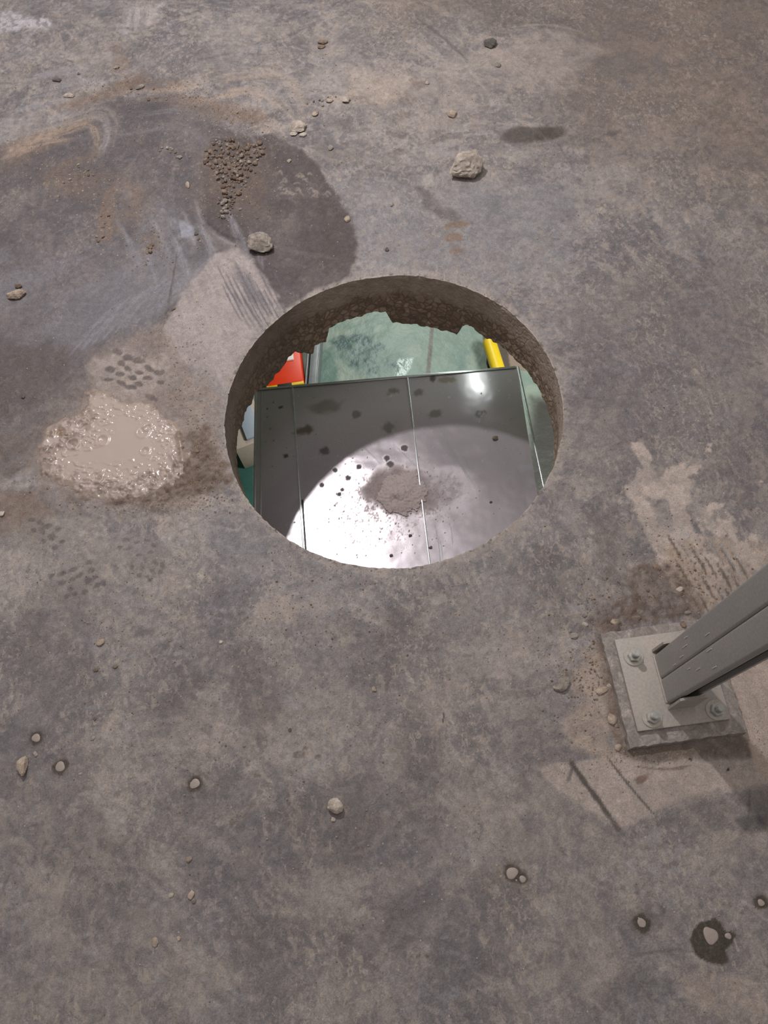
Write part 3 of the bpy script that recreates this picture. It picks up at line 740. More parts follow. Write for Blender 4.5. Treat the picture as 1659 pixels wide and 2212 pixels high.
def lower_floor():
    xs_ = np.arange(-1.6, 1.9, .008); ys_ = np.arange(1.6, 4.2, .008)
    X2, Y2, q = grid_mesh('g', xs_, ys_)
    lc = Canvas(X2, Y2, (150, 168, 156), .42, ZL)
    A = np.arange(len(X2))
    lc.mix(A, .6 * ss(.45, .62, fbm(X2, Y2, .35, 5, 2)), (128, 152, 142))
    lc.mix(A, .5 * ss(.50, .64, fbm(X2, Y2, .12, 5, 4)), (168, 178, 164))
    lc.poly([(716, 735), (790, 720), (830, 745), (870, 775), (850, 815), (800, 812), (760, 800), (725, 775)], (92, 122, 116), .6, soft=12, jag=16, jscale=.12, tex=.3, tscale=.1, rough=.4)
    for (x, y, r_) in [(735, 740, 17), (765, 730, 12), (790, 735, 15), (812, 752, 13), (768, 785, 14), (800, 778, 12), (808, 800, 10), (850, 790, 10), (775, 760, 10), (752, 750, 10)]:
        lc.blob(x, y, r_, r_ * .8, (62, 88, 88), .75, soft=.35, jag=.4, seed=x, rough=.34)
    lc.poly([(862, 775), (895, 772), (885, 800), (868, 822), (850, 820)], (110, 135, 130), .6, soft=3, jag=3, rough=.12)
    lc.poly([(685, 760), (720, 750), (730, 830), (687, 835)], (86, 122, 112), .6, soft=8, jag=6)
    lc.poly([(500, 940), (548, 940), (548, 1100), (500, 1100)], (58, 118, 110), .8, soft=3, jag=2, rough=.25)
    lc.poly([(985, 760), (1010, 760), (1010, 800), (980, 800)], (112, 140, 136), .5, soft=8, jag=8)
    # joint strip between the sheets and the brown floor at the right
    lc.stroke([(934, 690), (932, 725), (924, 815)], 7.5, (112, 104, 98), .9, soft=1, taper=False, jag=0)
    lc.poly([(1044, 735), (1058, 800), (1300, 800), (1300, 680), (1036, 680)], (92, 82, 74), 1.0, soft=2, jag=1, rough=.7)
    lc.poly([(1150, 860), (1300, 860), (1300, 1200), (1120, 1200)], (66, 64, 60), .95, soft=20, jag=4)
    lc.poly([(1095, 745), (1102, 800), (1300, 800), (1300, 700)], (160, 142, 128), .9, soft=2, jag=2)
    me, used = np_mesh('floor_lower', np.c_[X2, Y2, np.full(len(X2), ZL)], q)
    set_paint(me, np.clip(lin(lc.col)[used] * np.array([.78, .72, .71]), 0, 1), lc.rough[used])
    m, nt, b = new_mat('green_sheet_floor')
    at_ = N(nt, 'ShaderNodeAttribute', attribute_name='paint')
    geo = N(nt, 'ShaderNodeNewGeometry').outputs['Position']
    mp = N(nt, 'ShaderNodeMapping'); nt.links.new(geo, mp.inputs[0]); mp.inputs['Rotation'].default_value = (0, 0, .5)
    br = N(nt, 'ShaderNodeTexBrick'); nt.links.new(mp.outputs[0], br.inputs['Vector']); br.inputs['Scale'].default_value = 22
    br.inputs['Mortar Size'].default_value = .10; br.inputs['Color1'].default_value = (1, 1, 1, 1); br.inputs['Color2'].default_value = (.8, .8, .8, 1); br.inputs['Mortar'].default_value = (0, 0, 0, 1)
    nt.links.new(at_.outputs['Color'], b.inputs['Base Color']); nt.links.new(at_.outputs['Alpha'], b.inputs['Roughness'])
    nn = noise_node(nt, 9, 3, .5, geo)
    p = bump(nt, b, br.outputs['Color'], .25, .01); bump(nt, b, nn.outputs[0], .35, .03, p)
    tag(link('floor_lower', me, m), kind='structure')
    x0, x1, y0, y1 = xs_[0], xs_[-1], ys_[0], ys_[-1]
    bm = bmesh.new()
    def qq(a, b_, c, d): bm.faces.new([bm.verts.new((x, y, ZL)) for x, y in ((a, b_), (c, b_), (c, d), (a, d))])
    qq(-2.6, -1.6, x0, 6.8); qq(x1, -1.6, 3.0, 6.8); qq(x0, -1.6, x1, y0); qq(x0, y1, x1, 6.8)
    tag(obj('floor_lower_outer', bm, simple('green_floor_plain', (144, 162, 150), .5, var=.1, scale=6, k=.73)), kind='structure')
lower_floor()
#@@OBJECTS
# ------------------------------------------------------------------ rolled / boxed shapes
def add_box(bm, c, s, rot=None, bev=0.0, seg=2):
    r = bmesh.ops.create_cube(bm, size=1.0)
    vs = r['verts']
    bmesh.ops.scale(bm, vec=s, verts=vs)
    if bev:
        es = list({e for v in vs for e in v.link_edges})
        rb = bmesh.ops.bevel(bm, geom=es, offset=bev, segments=seg, affect='EDGES', profile=.5)
        vs = list({v for v in rb['verts']} | {v for v in vs if v.is_valid})
    if rot is not None: bmesh.ops.rotate(bm, cent=(0, 0, 0), matrix=rot, verts=vs)
    bmesh.ops.translate(bm, vec=c, verts=vs)
    return vs
def add_cyl(bm, c, r, h, n=32, r2=None, bev=0, rot=None):
    res = bmesh.ops.create_cone(bm, cap_ends=True, segments=n, radius1=r, radius2=r if r2 is None else r2, depth=h)
    vs = res['verts']
    if bev:
        es = [e for e in {e for v in vs for e in v.link_edges} if len(e.link_faces) == 2 and abs(e.verts[0].co.z - e.verts[1].co.z) < 1e-7]
        rb = bmesh.ops.bevel(bm, geom=es, offset=bev, segments=2, affect='EDGES')
        vs = list({v for v in rb['verts']} | {v for v in vs if v.is_valid})
    if rot is not None: bmesh.ops.rotate(bm, cent=(0, 0, 0), matrix=rot, verts=vs)
    bmesh.ops.translate(bm, vec=c, verts=vs); return vs
def extrude_profile(bm, pts, z0, z1):
    lo = [bm.verts.new((x, y, z0)) for x, y in pts]; hi = [bm.verts.new((x, y, z1)) for x, y in pts]
    n = len(pts)
    for i in range(n): bm.faces.new((lo[i], lo[(i + 1) % n], hi[(i + 1) % n], hi[i]))
    bm.faces.new(hi); bm.faces.new(lo[::-1])

# ------------------------------------------------------------------ galvanised duct under the hole
ZD = -0.45
DANG = math.radians(-4.4)          # the far edge runs slightly towards the viewer at its right end
dA, dB = at(550, 840, ZD), at(1117, 792, ZD)
dux = (dB - dA) / np.hypot(*(dB - dA)); duy = np.array([dux[1], -dux[0]])   # along the far edge / towards the viewer
DW = np.hypot(*(dB - dA)); DL = 1.5
duct = empty('ventilation_duct', (dA[0], dA[1], ZD), math.atan2(dux[1], dux[0]))
tag(duct, 'galvanised sheet metal duct with a flat dusty top below the round hole', 'duct')
def dloc(px, py):
    """photo position on the duct top -> duct coordinates (x along far edge, y negative towards the viewer)"""
    p = at(px, py, ZD) - dA
    return np.array([p @ dux, -(p @ duy)])
def galv():
    m, nt, b = new_mat('galvanised_steel_top')
    at_ = N(nt, 'ShaderNodeAttribute', attribute_name='paint')
    geo = N(nt, 'ShaderNodeTexCoord').outputs['Object']
    n1 = noise_node(nt, 6, 3, .5, geo); n2 = noise_node(nt, 420, 4, .7, geo)
    r2 = ramp(nt, n2.outputs[0], [(.3, .90), (.7, 1.10)])
    c = mixc(nt, at_.outputs['Color'], r2.outputs[0], 1.0, 'MULTIPLY')
    nt.links.new(c, b.inputs['Base Color'])
    mt = N(nt, 'ShaderNodeMath', operation='MULTIPLY_ADD'); nt.links.new(at_.outputs['Alpha'], mt.inputs[0]); mt.inputs[1].default_value = -1.0; mt.inputs[2].default_value = 1.0
    nt.links.new(mt.outputs[0], b.inputs['Metallic'])
    rr_ = N(nt, 'ShaderNodeMapRange'); nt.links.new(at_.outputs['Alpha'], rr_.inputs[0]); rr_.inputs[1].default_value = .45; rr_.inputs[3].default_value = .17; rr_.inputs[4].default_value = .85
    nt.links.new(rr_.outputs[0], b.inputs['Roughness'])
    b.inputs['Anisotropic'].default_value = 0.0
    p = bump(nt, b, n2.outputs[0], .10, .0006); bump(nt, b, n1.outputs[0], .35, .012, p)
    return m
def duct_top():
    xg = np.linspace(0, DW, int(DW / .0022)); yg = np.linspace(-DL, 0, int(DL / .0032))
    lx, ly, q = grid_mesh('d', xg, yg)
    wxx = dA[0] + lx * dux[0] - ly * duy[0]; wyy = dA[1] + lx * dux[1] - ly * duy[1]
    dc = Canvas(wxx, wyy, (196, 188, 194), .48, ZD)       # roughness slot = how dusty (0 bare metal .. 1 dust)
    A = np.arange(len(lx))
    dc.mix(A, .6 * ss(.30, .80, fbm(wxx, wyy, .2, 3, 2)), (188, 178, 182), .56)
    dc.mix(A, .35 * ss(.35, .85, fbm(wxx, wyy, .05, 4, 5, .5)), (180, 170, 174), .57)
    # rust-brown film on the shaded part, water marks
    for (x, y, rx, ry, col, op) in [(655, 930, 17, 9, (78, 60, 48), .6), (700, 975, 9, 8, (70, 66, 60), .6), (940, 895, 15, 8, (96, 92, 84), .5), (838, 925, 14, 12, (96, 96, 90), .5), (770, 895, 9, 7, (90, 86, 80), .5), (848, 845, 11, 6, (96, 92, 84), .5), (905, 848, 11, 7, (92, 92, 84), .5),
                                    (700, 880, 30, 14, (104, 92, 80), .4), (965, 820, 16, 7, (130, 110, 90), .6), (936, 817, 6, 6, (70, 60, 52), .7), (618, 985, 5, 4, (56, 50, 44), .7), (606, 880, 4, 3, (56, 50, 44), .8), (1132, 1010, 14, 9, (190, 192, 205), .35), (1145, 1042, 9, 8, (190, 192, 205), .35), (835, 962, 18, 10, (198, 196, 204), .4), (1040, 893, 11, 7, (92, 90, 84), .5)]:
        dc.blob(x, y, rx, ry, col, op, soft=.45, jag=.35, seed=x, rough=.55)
    for (x, y) in [(1040, 893)]:
        dc.blob(x - 4, y, 3.5, 3, (188, 184, 178), .8, soft=.2); dc.blob(x + 5, y, 3.5, 3, (188, 184, 178), .8, soft=.2)
    # droplet rings and specks
    for (x, y, r_) in [(724, 1016, 5), (752, 1033, 5.5), (695, 1048, 4.5), (739, 1058, 3.5), (733, 1068, 4), (775, 1009, 5), (836, 990, 6), (843, 1003, 7), (874, 968, 7)]:
        dc.blob(x, y, r_ + 2.5, r_ + 2.5, (196, 190, 190), .5, soft=.25, rough=.6, seed=x)
        dc.blob(x, y, r_, r_, (88, 80, 80), .9, soft=.18, jag=.15, rough=.9, seed=x)
    Rn = random.Random(31)
    for k in range(200):
        x = Rn.uniform(560, 1180); y = Rn.uniform(800, 1220)
        if Rn.random() < .35: x = Rn.gauss(820, 110); y = Rn.gauss(1080, 60)
        s_ = Rn.uniform(.8, 1.6); dc.blob(x, y, s_, s_, (62, 56, 54), .85, soft=.3, seed=k, rough=.9)
    # dust thrown round the heap
    dc.blob(868, 1062, 66, 46, (150, 132, 128), .8, ang=-10, soft=.4, jag=.35, tex=.15, rough=1.0, seed=5)
    dc.blob(915, 1062, 105, 44, (160, 145, 146), .6, ang=-4, soft=.5, jag=.3, tex=.3, rough=1.0, seed=6)
    idx = A; d_ = np.hypot((wxx - at(850, 1090, ZD)[0]) / .16, (wyy - at(850, 1090, ZD)[1]) / .11)
    nz = fbm(wxx, wyy, .006, 3, 7, .8)
    dc.mix(A, .5 * ss(.54, .62, nz - .14 * ss(.2, 1.4, d_)) * (1 - ss(.9, 1.6, d_)), (128, 114, 110), .8)
    # scratches
    for (a, b) in [((953, 930), (1022, 1058)), ((968, 962), (1030, 1060)), ((939, 1130), (952, 1222)), ((970, 1125), (978, 1180)), ((1072, 1070), (1076, 1086)), ((760, 945), (830, 1010)), ((850, 960), (900, 1010)), ((948, 1160), (956, 1210)), ((1000, 985), (1012, 1010))]:
        dc.stroke([a, ((a[0] + b[0]) / 2 + 3, (a[1] + b[1]) / 2), b], 1.5, (225, 225, 230), .55, soft=.7, rough=.35)
    me, used = np_mesh('top_panel', np.c_[lx, ly, (fbm(lx, ly, .25, 2, 3) - .5) * .004 * np.minimum(1, np.minimum(lx, DW - lx) / .03)], q)
    set_paint(me, np.clip(lin(dc.col)[used] * .95, 0, .95), np.clip(dc.rough[used], 0, 1))
    return link('top_panel', me, galv(), duct)
duct_top()
M_galv = simple('galvanised_steel', (176, 178, 180), .34, 0.85, var=.12, scale=30, bumps=.1)
M_bright = simple('bright_seam_steel', (215, 214, 218), .38, 0.75, var=.1, scale=60, bumps=.1)
M_seamdark = simple('seam_shadow_gap', (60, 58, 56), .6, 0.5, var=.1)
def duct_sides():
    hgt = .32
    for (nm, x0, x1, y0, y1) in [('side_panel', 0, .0012, -DL, 0), ('side_panel', DW - .0012, DW, -DL, 0), ('end_panel', 0, DW, -.0012, 0), ('end_panel', 0, DW, -DL, -DL + .0012)]:
        bm = bmesh.new(); add_box(bm, ((x0 + x1) / 2, (y0 + y1) / 2, -hgt / 2 - .002), (x1 - x0, y1 - y0, hgt)); obj(nm, bm, M_galv, duct)
    bm = bmesh.new(); add_box(bm, (DW / 2, -DL / 2, -hgt), (DW, DL, .0012)); obj('bottom_panel', bm, M_galv, duct)
duct_sides()
def seam(p, q, w, h_, mat, z0=0.0):
    a, b = dloc(*p), dloc(*q); d = b - a; L = np.hypot(*d); a2 = math.atan2(d[1], d[0])
    ext = 0 if L > .5 else 0
    bm = bmesh.new(); add_box(bm, (0, 0, 0), (L, w, h_), bev=min(w, h_) * .25)
    bmesh.ops.rotate(bm, cent=(0, 0, 0), matrix=Matrix.Rotation(a2, 3, 'Z'), verts=bm.verts)
    bmesh.ops.translate(bm, vec=((a[0] + b[0]) / 2, (a[1] + b[1]) / 2, z0 + h_ / 2), verts=bm.verts)
    return obj('seam', bm, mat, duct)
def line_on(p, q, y):
    t = (y - p[1]) / (q[1] - p[1]); return (p[0] + t * (q[0] - p[0]), y)
S1 = ((632, 836), (655, 1180)); S2 = ((880, 816), (928, 1218)); S3 = ((1119, 794), (1174.5, 1049))
seam(line_on(*S1, 836), line_on(*S1, 1260), .0045, .003, M_galv)
seam(line_on(*S2, 816), line_on(*S2, 1300), .0042, .003, M_galv)
e1 = seam(line_on(*S3, 793), line_on(*S3, 1300), .006, .004, M_galv)
seam((553, 842), (549, 1260), .006, .004, M_galv)
seam((566, 840), (562, 1260), .0025, .0015, M_galv)
seam((1114, 794), (556, 842), .007, .0035, M_galv)
seam((line_on(*S1, 1080)[0] + 5, 1080), (line_on(*S1, 1260)[0] + 5, 1260), .0045, .0025, M_seamdark)

# heap of core dust on the duct
def dust_heap():
    c = at(868, 1066, ZD); rx, ry = .062, .058
    n = 130; g = np.linspace(-1.25, 1.25, n); gx, gy, q = grid_mesh('h', g, g)
    wx_, wy_ = c[0] + gx * rx, c[1] + gy * ry
    r = np.hypot(gx, gy) + (fbm(wx_, wy_, .03, 4, 2) - .5) * .5 + (fbm(wx_, wy_, .006, 3, 3) - .5) * .3
    zz = .014 * np.clip(1 - r, 0, 1) ** 1.0 * (1 + .12 * (fbm(wx_, wy_, .02, 3, 4) - .5))
    dd = np.hypot(gx + .32, gy + .32); zz -= .013 * np.exp(-(dd / .17) ** 2)          # pit pressed into the heap
    zz += (fbm(wx_, wy_, .006, 3, 6) - .5) * .0014 * (r < 1) - .0006
    zz = np.maximum(zz, -.0006)
    cells = r.reshape(n, n)[:-1, :-1] < 1.0
    _, _, q = grid_mesh('h', g, g, cells)
    me, used = np_mesh('dust_heap', np.c_[gx * rx, gy * ry, zz], q)
    o = link('dust_heap', me, simple('core_dust', (164, 150, 148), .95, var=.16, scale=240, bumps=.4, bdist=.0015))
    o.location = (c[0], c[1], ZD + .002)
    tag(o, 'low heap of brown drilling dust lying on the metal duct', 'dust heap')
dust_heap()

# things on the storey below
def box_thing(root, name, px0, px1, py1, z0, z1, depth, mat, ang=0.0):
    a = at(px0, py1, z1); b = at(px1, py1, z1); w = np.hypot(*(b - a)); th = math.atan2(*(b - a)[::-1])
    return a, b, w, th
M_red = simple('red_paint', (232, 62, 26), .4, var=.08, scale=20, bumps=0, k=1.0)
M_yel = simple('yellow_paint', (238, 200, 36), .4, var=.06, scale=20, bumps=0, k=.9)
M_blk = simple('black_rubber', (36, 34, 34), .6, var=.1, scale=20, k=1.0)
M_wht = simple('white_paint', (225, 215, 210), .5, var=.08, scale=20, k=1.1)
M_rail = simple('grey_steel', (128, 128, 130), .45, .5, var=.15, scale=12)
def red_machine():
    ztop = ZL + .15
    a = at(575, 838, ztop); b = at(656, 826, ztop); w = np.hypot(*(b - a)); th = math.atan2(*(b - a)[::-1])
    root = empty('lift_platform', (b[0], b[1], ZL), th)
    tag(root, 'red machine platform with a yellow and black striped edge on the lower floor', 'platform')
    bm = bmesh.new(); add_box(bm, (-w / 2, .26, .075), (w, .50, .15), bev=.015); obj('body', bm, M_red, root)
    bm = bmesh.new(); add_box(bm, (-w / 2, .008, .128), (w, .026, .035), bev=.006); edge = obj('edge_strip', bm, M_yel, root)
    for k in range(3):
        bm = bmesh.new(); add_box(bm, (-.13 - .24 * k, .008, .1285), (.10, .028, .036), rot=None, bev=.004)
        bmesh.ops.transform(bm, matrix=Matrix.Shear('XY', 4, (0, 0)), verts=bm.verts)
        obj('stripe', bm, M_blk, edge)
    bm = bmesh.new(); add_box(bm, (-.14, .24, .155), (.18, .10, .015), bev=.004); obj('white_label', bm, M_wht, root)
    bm = bmesh.new(); add_box(bm, (-.05, .38, .18), (.07, .16, .06), bev=.01); obj('bracket', bm, M_red, root)
red_machine()
def rail():
    z1 = ZL + .10
    a = at(659, 829, z1); b = at(686, 829, z1); w = np.hypot(*(b - a)); th = math.atan2(*(at(664, 770, z1) - a)[::-1]) - math.pi / 2
    o = empty('steel_rail', (a[0], a[1], ZL), th)
    tag(o, 'long grey steel channel lying between the red platform and the green floor', 'rail')
    bm = bmesh.new(); add_box(bm, (w / 2 + .01, .25, .05), (w * .8, 1.5, .08), bev=.006); obj('web', bm, M_rail, o)
    for s in (.0, 1.0):
        bm = bmesh.new(); add_box(bm, (w * (.06 + .88 * s), .25, .06), (w * .10, 1.5, .11), bev=.004); obj('flange', bm, M_rail, o)
rail()
def bumper():
    z1 = ZL + .12; r = .047
    a = at(1075, 796, z1); b = at(1058, 742, z1); a = a + (a - b) * .5
    d = b - a; L = np.hypot(*d); th = math.atan2(d[1], d[0])
    bm = bmesh.new(); add_cyl(bm, (0, 0, 0), r, L, 40, rot=Matrix.Rotation(math.pi / 2, 3, 'Y'))
    bmesh.ops.translate(bm, vec=(L / 2, 0, 0), verts=bm.verts)
    s = bmesh.ops.create_uvsphere(bm, u_segments=32, v_segments=16, radius=r)['verts']; bmesh.ops.translate(bm, vec=(L, 0, 0), verts=s)
    root = empty('bumper_tube', (a[0], a[1], z1), th); tag(root, 'yellow round-ended protection tube lying low beside the green floor', 'bumper tube')
    obj('tube', bm, M_yel, root)
    for f in (.25, .7):
        bm = bmesh.new(); add_box(bm, (L * f, 0, -.085), (.05, .07, .08), bev=.004); obj('foot', bm, M_blk, root)
bumper()
def carton():
    zt = ZL + .28; c = at(531, 925, zt)
    root = empty('cardboard_box', (c[0], c[1], ZL), .25); tag(root, 'pale brown carton with a grey lid seen left of the duct', 'box')
    bm = bmesh.new(); add_box(bm, (0, .06, .13), (.22, .34, .26), bev=.003); obj('carton_body', bm, simple('carton_card', (176, 158, 146), .85, var=.08), root)
    bm = bmesh.new(); add_box(bm, (.03, .05, .272), (.10, .26, .02), bev=.003); obj('lid', bm, simple('grey_plastic_lid', (150, 156, 168), .5, var=.05), root)
carton()
def streak_light():
    # unseen strip light, added under the slab to make the streak in the duct
    a = np.array([.345, 1.19]); L = .9
    root = empty('added_strip_light', (a[0], a[1], -SLAB - .045), math.radians(4)); tag(root, 'unseen strip light added under the slab to make the bright streak in the duct', 'light')
    bm = bmesh.new(); add_box(bm, (0, L / 2, -.015), (.06, L, .028), bev=.004); obj('housing', bm, M_galv, root)
    for f in (.15, .85):
        bm = bmesh.new(); add_cyl(bm, (0, L * f, .022), .004, .046, 12); obj('hanger', bm, M_galv, root)
    bm = bmesh.new(); add_cyl(bm, (0, L / 2, -.045), .016, L * .96, 24, rot=Matrix.Rotation(math.pi / 2, 3, 'X'))
    m, nt, b = new_mat('lit_tube'); b.inputs['Base Color'].default_value = (1, 1, 1, 1); b.inputs['Emission Color'].default_value = (.88, 1, .93, 1); b.inputs['Emission Strength'].default_value = 9.0
    obj('tube', bm, m, root)
streak_light()

# ------------------------------------------------------------------ post with its base plate
POST = empty('railing_post', (0, 0, 0))
tag(POST, 'grey galvanised double-channel steel post bolted down on a square base plate', 'post')
pa, pb, pc = at(1328, 1385), at(1378, 1582), at(1580, 1560)
# plate axes: px = along the bottom edge (to the right), py = up along the left edge
e_y = (pa - pb) / np.hypot(*(pa - pb)); e_x = np.array([e_y[1], -e_y[0]])
PADH = .016; PLT = .008
# plate top corner positions measured on its top surface
zc = PADH + PLT
pb_t = at(1378, 1580, zc); PLW = .154
POST.location = (pb_t[0], pb_t[1], 0); POST.rotation_euler = (0, 0, math.atan2(e_x[1], e_x[0]))
def ploc(x, y, z=0.0):
    p = at(x, y, z) - pb_t; return np.array([p @ e_x, p @ e_y])
def metal(name, col, rough=.5, metal_=.6, dusty=.5, dcol=(165, 150, 138)):
    m, nt, b = new_mat(name)
    co = N(nt, 'ShaderNodeTexCoord').outputs['Object']
    n1 = noise_node(nt, 22, 6, .65, co); n2 = noise_node(nt, 260, 4, .7, co)
    f = ramp(nt, n1.outputs[0], [(.35, dusty * .35), (.65, dusty)])
    g = ramp(nt, n2.outputs[0], [(.3, .86), (.7, 1.12)])
    c = mixc(nt, tuple(lin(col) * 1.25), tuple(lin(dcol) * ALB), f.outputs[0]); c = mixc(nt, c, g.outputs[0], 1.0, 'MULTIPLY')
    nt.links.new(c, b.inputs['Base Color']); b.inputs['Roughness'].default_value = rough
    mm = N(nt, 'ShaderNodeMath', operation='MULTIPLY_ADD'); nt.links.new(f.outputs[0], mm.inputs[0]); mm.inputs[1].default_value = -metal_; mm.inputs[2].default_value = metal_
    nt.links.new(mm.outputs[0], b.inputs['Metallic'])
    bump(nt, b, n2.outputs[0], .15, .0006)
    return m
M_plate = metal('dusty_plate_steel', (150, 148, 144), .6, .3, .85, (172, 160, 150))
M_post = metal('channel_steel', (150, 148, 146), .5, .25, .3, (160, 150, 142))
M_bolt = metal('zinc_bolt', (176, 176, 172), .3, .8, .25)
M_wash = metal('zinc_washer', (168, 166, 158), .4, .6, .6)
bm = bmesh.new(); add_box(bm, (PLW / 2, PLW / 2, PADH + PLT / 2), (PLW, PLW, PLT), bev=.0012); obj('base_plate', bm, M_plate, POST)
f0 = ploc(1412, 1416, zc); f1 = ploc(1441, 1520, zc)
SH, SW_ = .041, .082
ox, oy = (f0[0] + f1[0]) / 2, (f0[1] + f1[1]) / 2           # middle of the post's left face
def channel_profile(sgn):
    """lipped channel 41 x 41, back on y=0, open towards sgn*y"""
    w, d, t, r, lip, ret = .041, .041, .0025, .0045, .0095, .007
    def arc(cx, cy, rad, a0, a1, n=6):
        return [(cx + rad * math.cos(math.radians(a0 + (a1 - a0) * k / n)), cy + rad * math.sin(math.radians(a0 + (a1 - a0) * k / n))) for k in range(n + 1)]
    h2 = w / 2
    outer = []
    outer += arc(-h2 + r, r, r, 180, 270) + arc(h2 - r, r, r, 270, 360)
    outer += arc(h2 - r, d - r, r, 0, 90)
    outer += [(h2 - lip, d), (h2 - lip, d - ret), (h2 - lip + t, d - ret), (h2 - lip + t, d - t)]
    inner = [(h2 - r, d - t)] + arc(h2 - r, d - r, r - t, 90, 0, 3) + arc(h2 - r, r, r - t, 0, -90, 3) + arc(-h2 + r, r, r - t, 270, 180, 3) + arc(-h2 + r, d - r, r - t, 180, 90, 3)
    left = [(-h2 + lip - t, d - t), (-h2 + lip - t, d - ret), (-h2 + lip, d - ret), (-h2 + lip, d)] + arc(-h2 + r, d - r, r, 90, 180)
    pts = outer + inner[0:1] + inner[1:] + left
    return [(x, y * sgn) for x, y in pts]
for sgn in (1, -1):
    bm = bmesh.new(); pts = channel_profile(sgn)
    extrude_profile(bm, [(x + ox + SH / 2, y + oy) for x, y in pts], zc, 1.12)
    obj('channel', bm, M_post, POST)
# bright scratches on the channel side, kept as thin burrs standing on the steel
for (yy, z_, L_, a_) in [(.020, .175, .022, .3), (.010, .150, .016, .4), (.030, .19, .012, .1), (-.012, .165, .010, .4), (-.020, .20, .018, .4), (-.030, .26, .014, .4), (.006, .11, .012, .5), (-.006, .26, .02, .5), (.014, .27, .016, .3)]:
    bm = bmesh.new(); add_box(bm, (ox - .0004, oy + yy, z_), (.0008, .0008, L_), rot=None)
    obj('scratch', bm, M_wht, POST)
# bent tab at the foot of the open side
def tab(yside, hgt_):
    bm = bmesh.new(); x0, x1 = ox - .001, ox + .044
    prof = [(x0, zc - .001), (x1, zc - .001), (x1, zc + hgt_ - .006), (x1 - .006, zc + hgt_), (x0 + .005, zc + hgt_), (x0, zc + hgt_ - .004)]
    out = -1 if yside < 0 else 1
    y0 = oy + out * (SW_ / 2 + .0055)
    def yy(z, t): return y0 + out * (t - (z - zc) * .035)
    fr = [bm.verts.new((x, yy(z, .004), z)) for x, z in prof]; bk = [bm.verts.new((x, yy(z, 0), z)) for x, z in prof]
    bm.faces.new(fr); bm.faces.new(bk[::-1])
    for i in range(6): bm.faces.new((fr[i], bk[i], bk[(i + 1) % 6], fr[(i + 1) % 6]))
    obj('foot_tab', bm, M_plate, POST)
tab(-1, .074); tab(1, .070)
# weld fillet all round the foot
bm = bmesh.new()
for (x0, y0, x1, y1) in [(ox, oy - .04, ox, oy + .04), (ox + SH, oy - .04, ox + SH, oy + .04), (ox, oy + .041, ox + SH, oy + .041)]:
    L_ = math.hypot(x1 - x0, y1 - y0); add_box(bm, ((x0 + x1) / 2, (y0 + y1) / 2, zc + .001), (max(.005, abs(x1 - x0)), max(.005, abs(y1 - y0)), .004), bev=.0015)
obj('weld', bm, M_plate, POST)
bolts = [ploc(1368, 1418, zc), ploc(1408, 1550, zc), ploc(1546, 1534, zc)]
bolts.append(bolts[0] + bolts[2] - bolts[1])
def bolt_set(x, y, rz):
    bm = bmesh.new(); add_cyl(bm, (x, y, zc + .00125), .0165, .0025, 40, bev=.0005); w = obj('washer', bm, M_wash, POST)
    bm = bmesh.new(); add_cyl(bm, (0, 0, 0), .0108, .010, 6, bev=.0008)
    bmesh.ops.rotate(bm, cent=(0, 0, 0), matrix=Matrix.Rotation(rz, 3, 'Z'), verts=bm.verts); bmesh.ops.translate(bm, vec=(x, y, zc + .0075), verts=bm.verts)
    obj('nut', bm, M_bolt, w)
    bm = bmesh.new(); add_cyl(bm, (x, y, zc + .0195), .0058, .016, 24, bev=.0008)
    for k in range(5): add_cyl(bm, (x, y, zc + .0135 + k * .0022), .0062, .0009, 24)
    obj('bolt', bm, M_bolt, w)
for k, (x, y) in enumerate(bolts): bolt_set(x, y, .3 + k * .7)

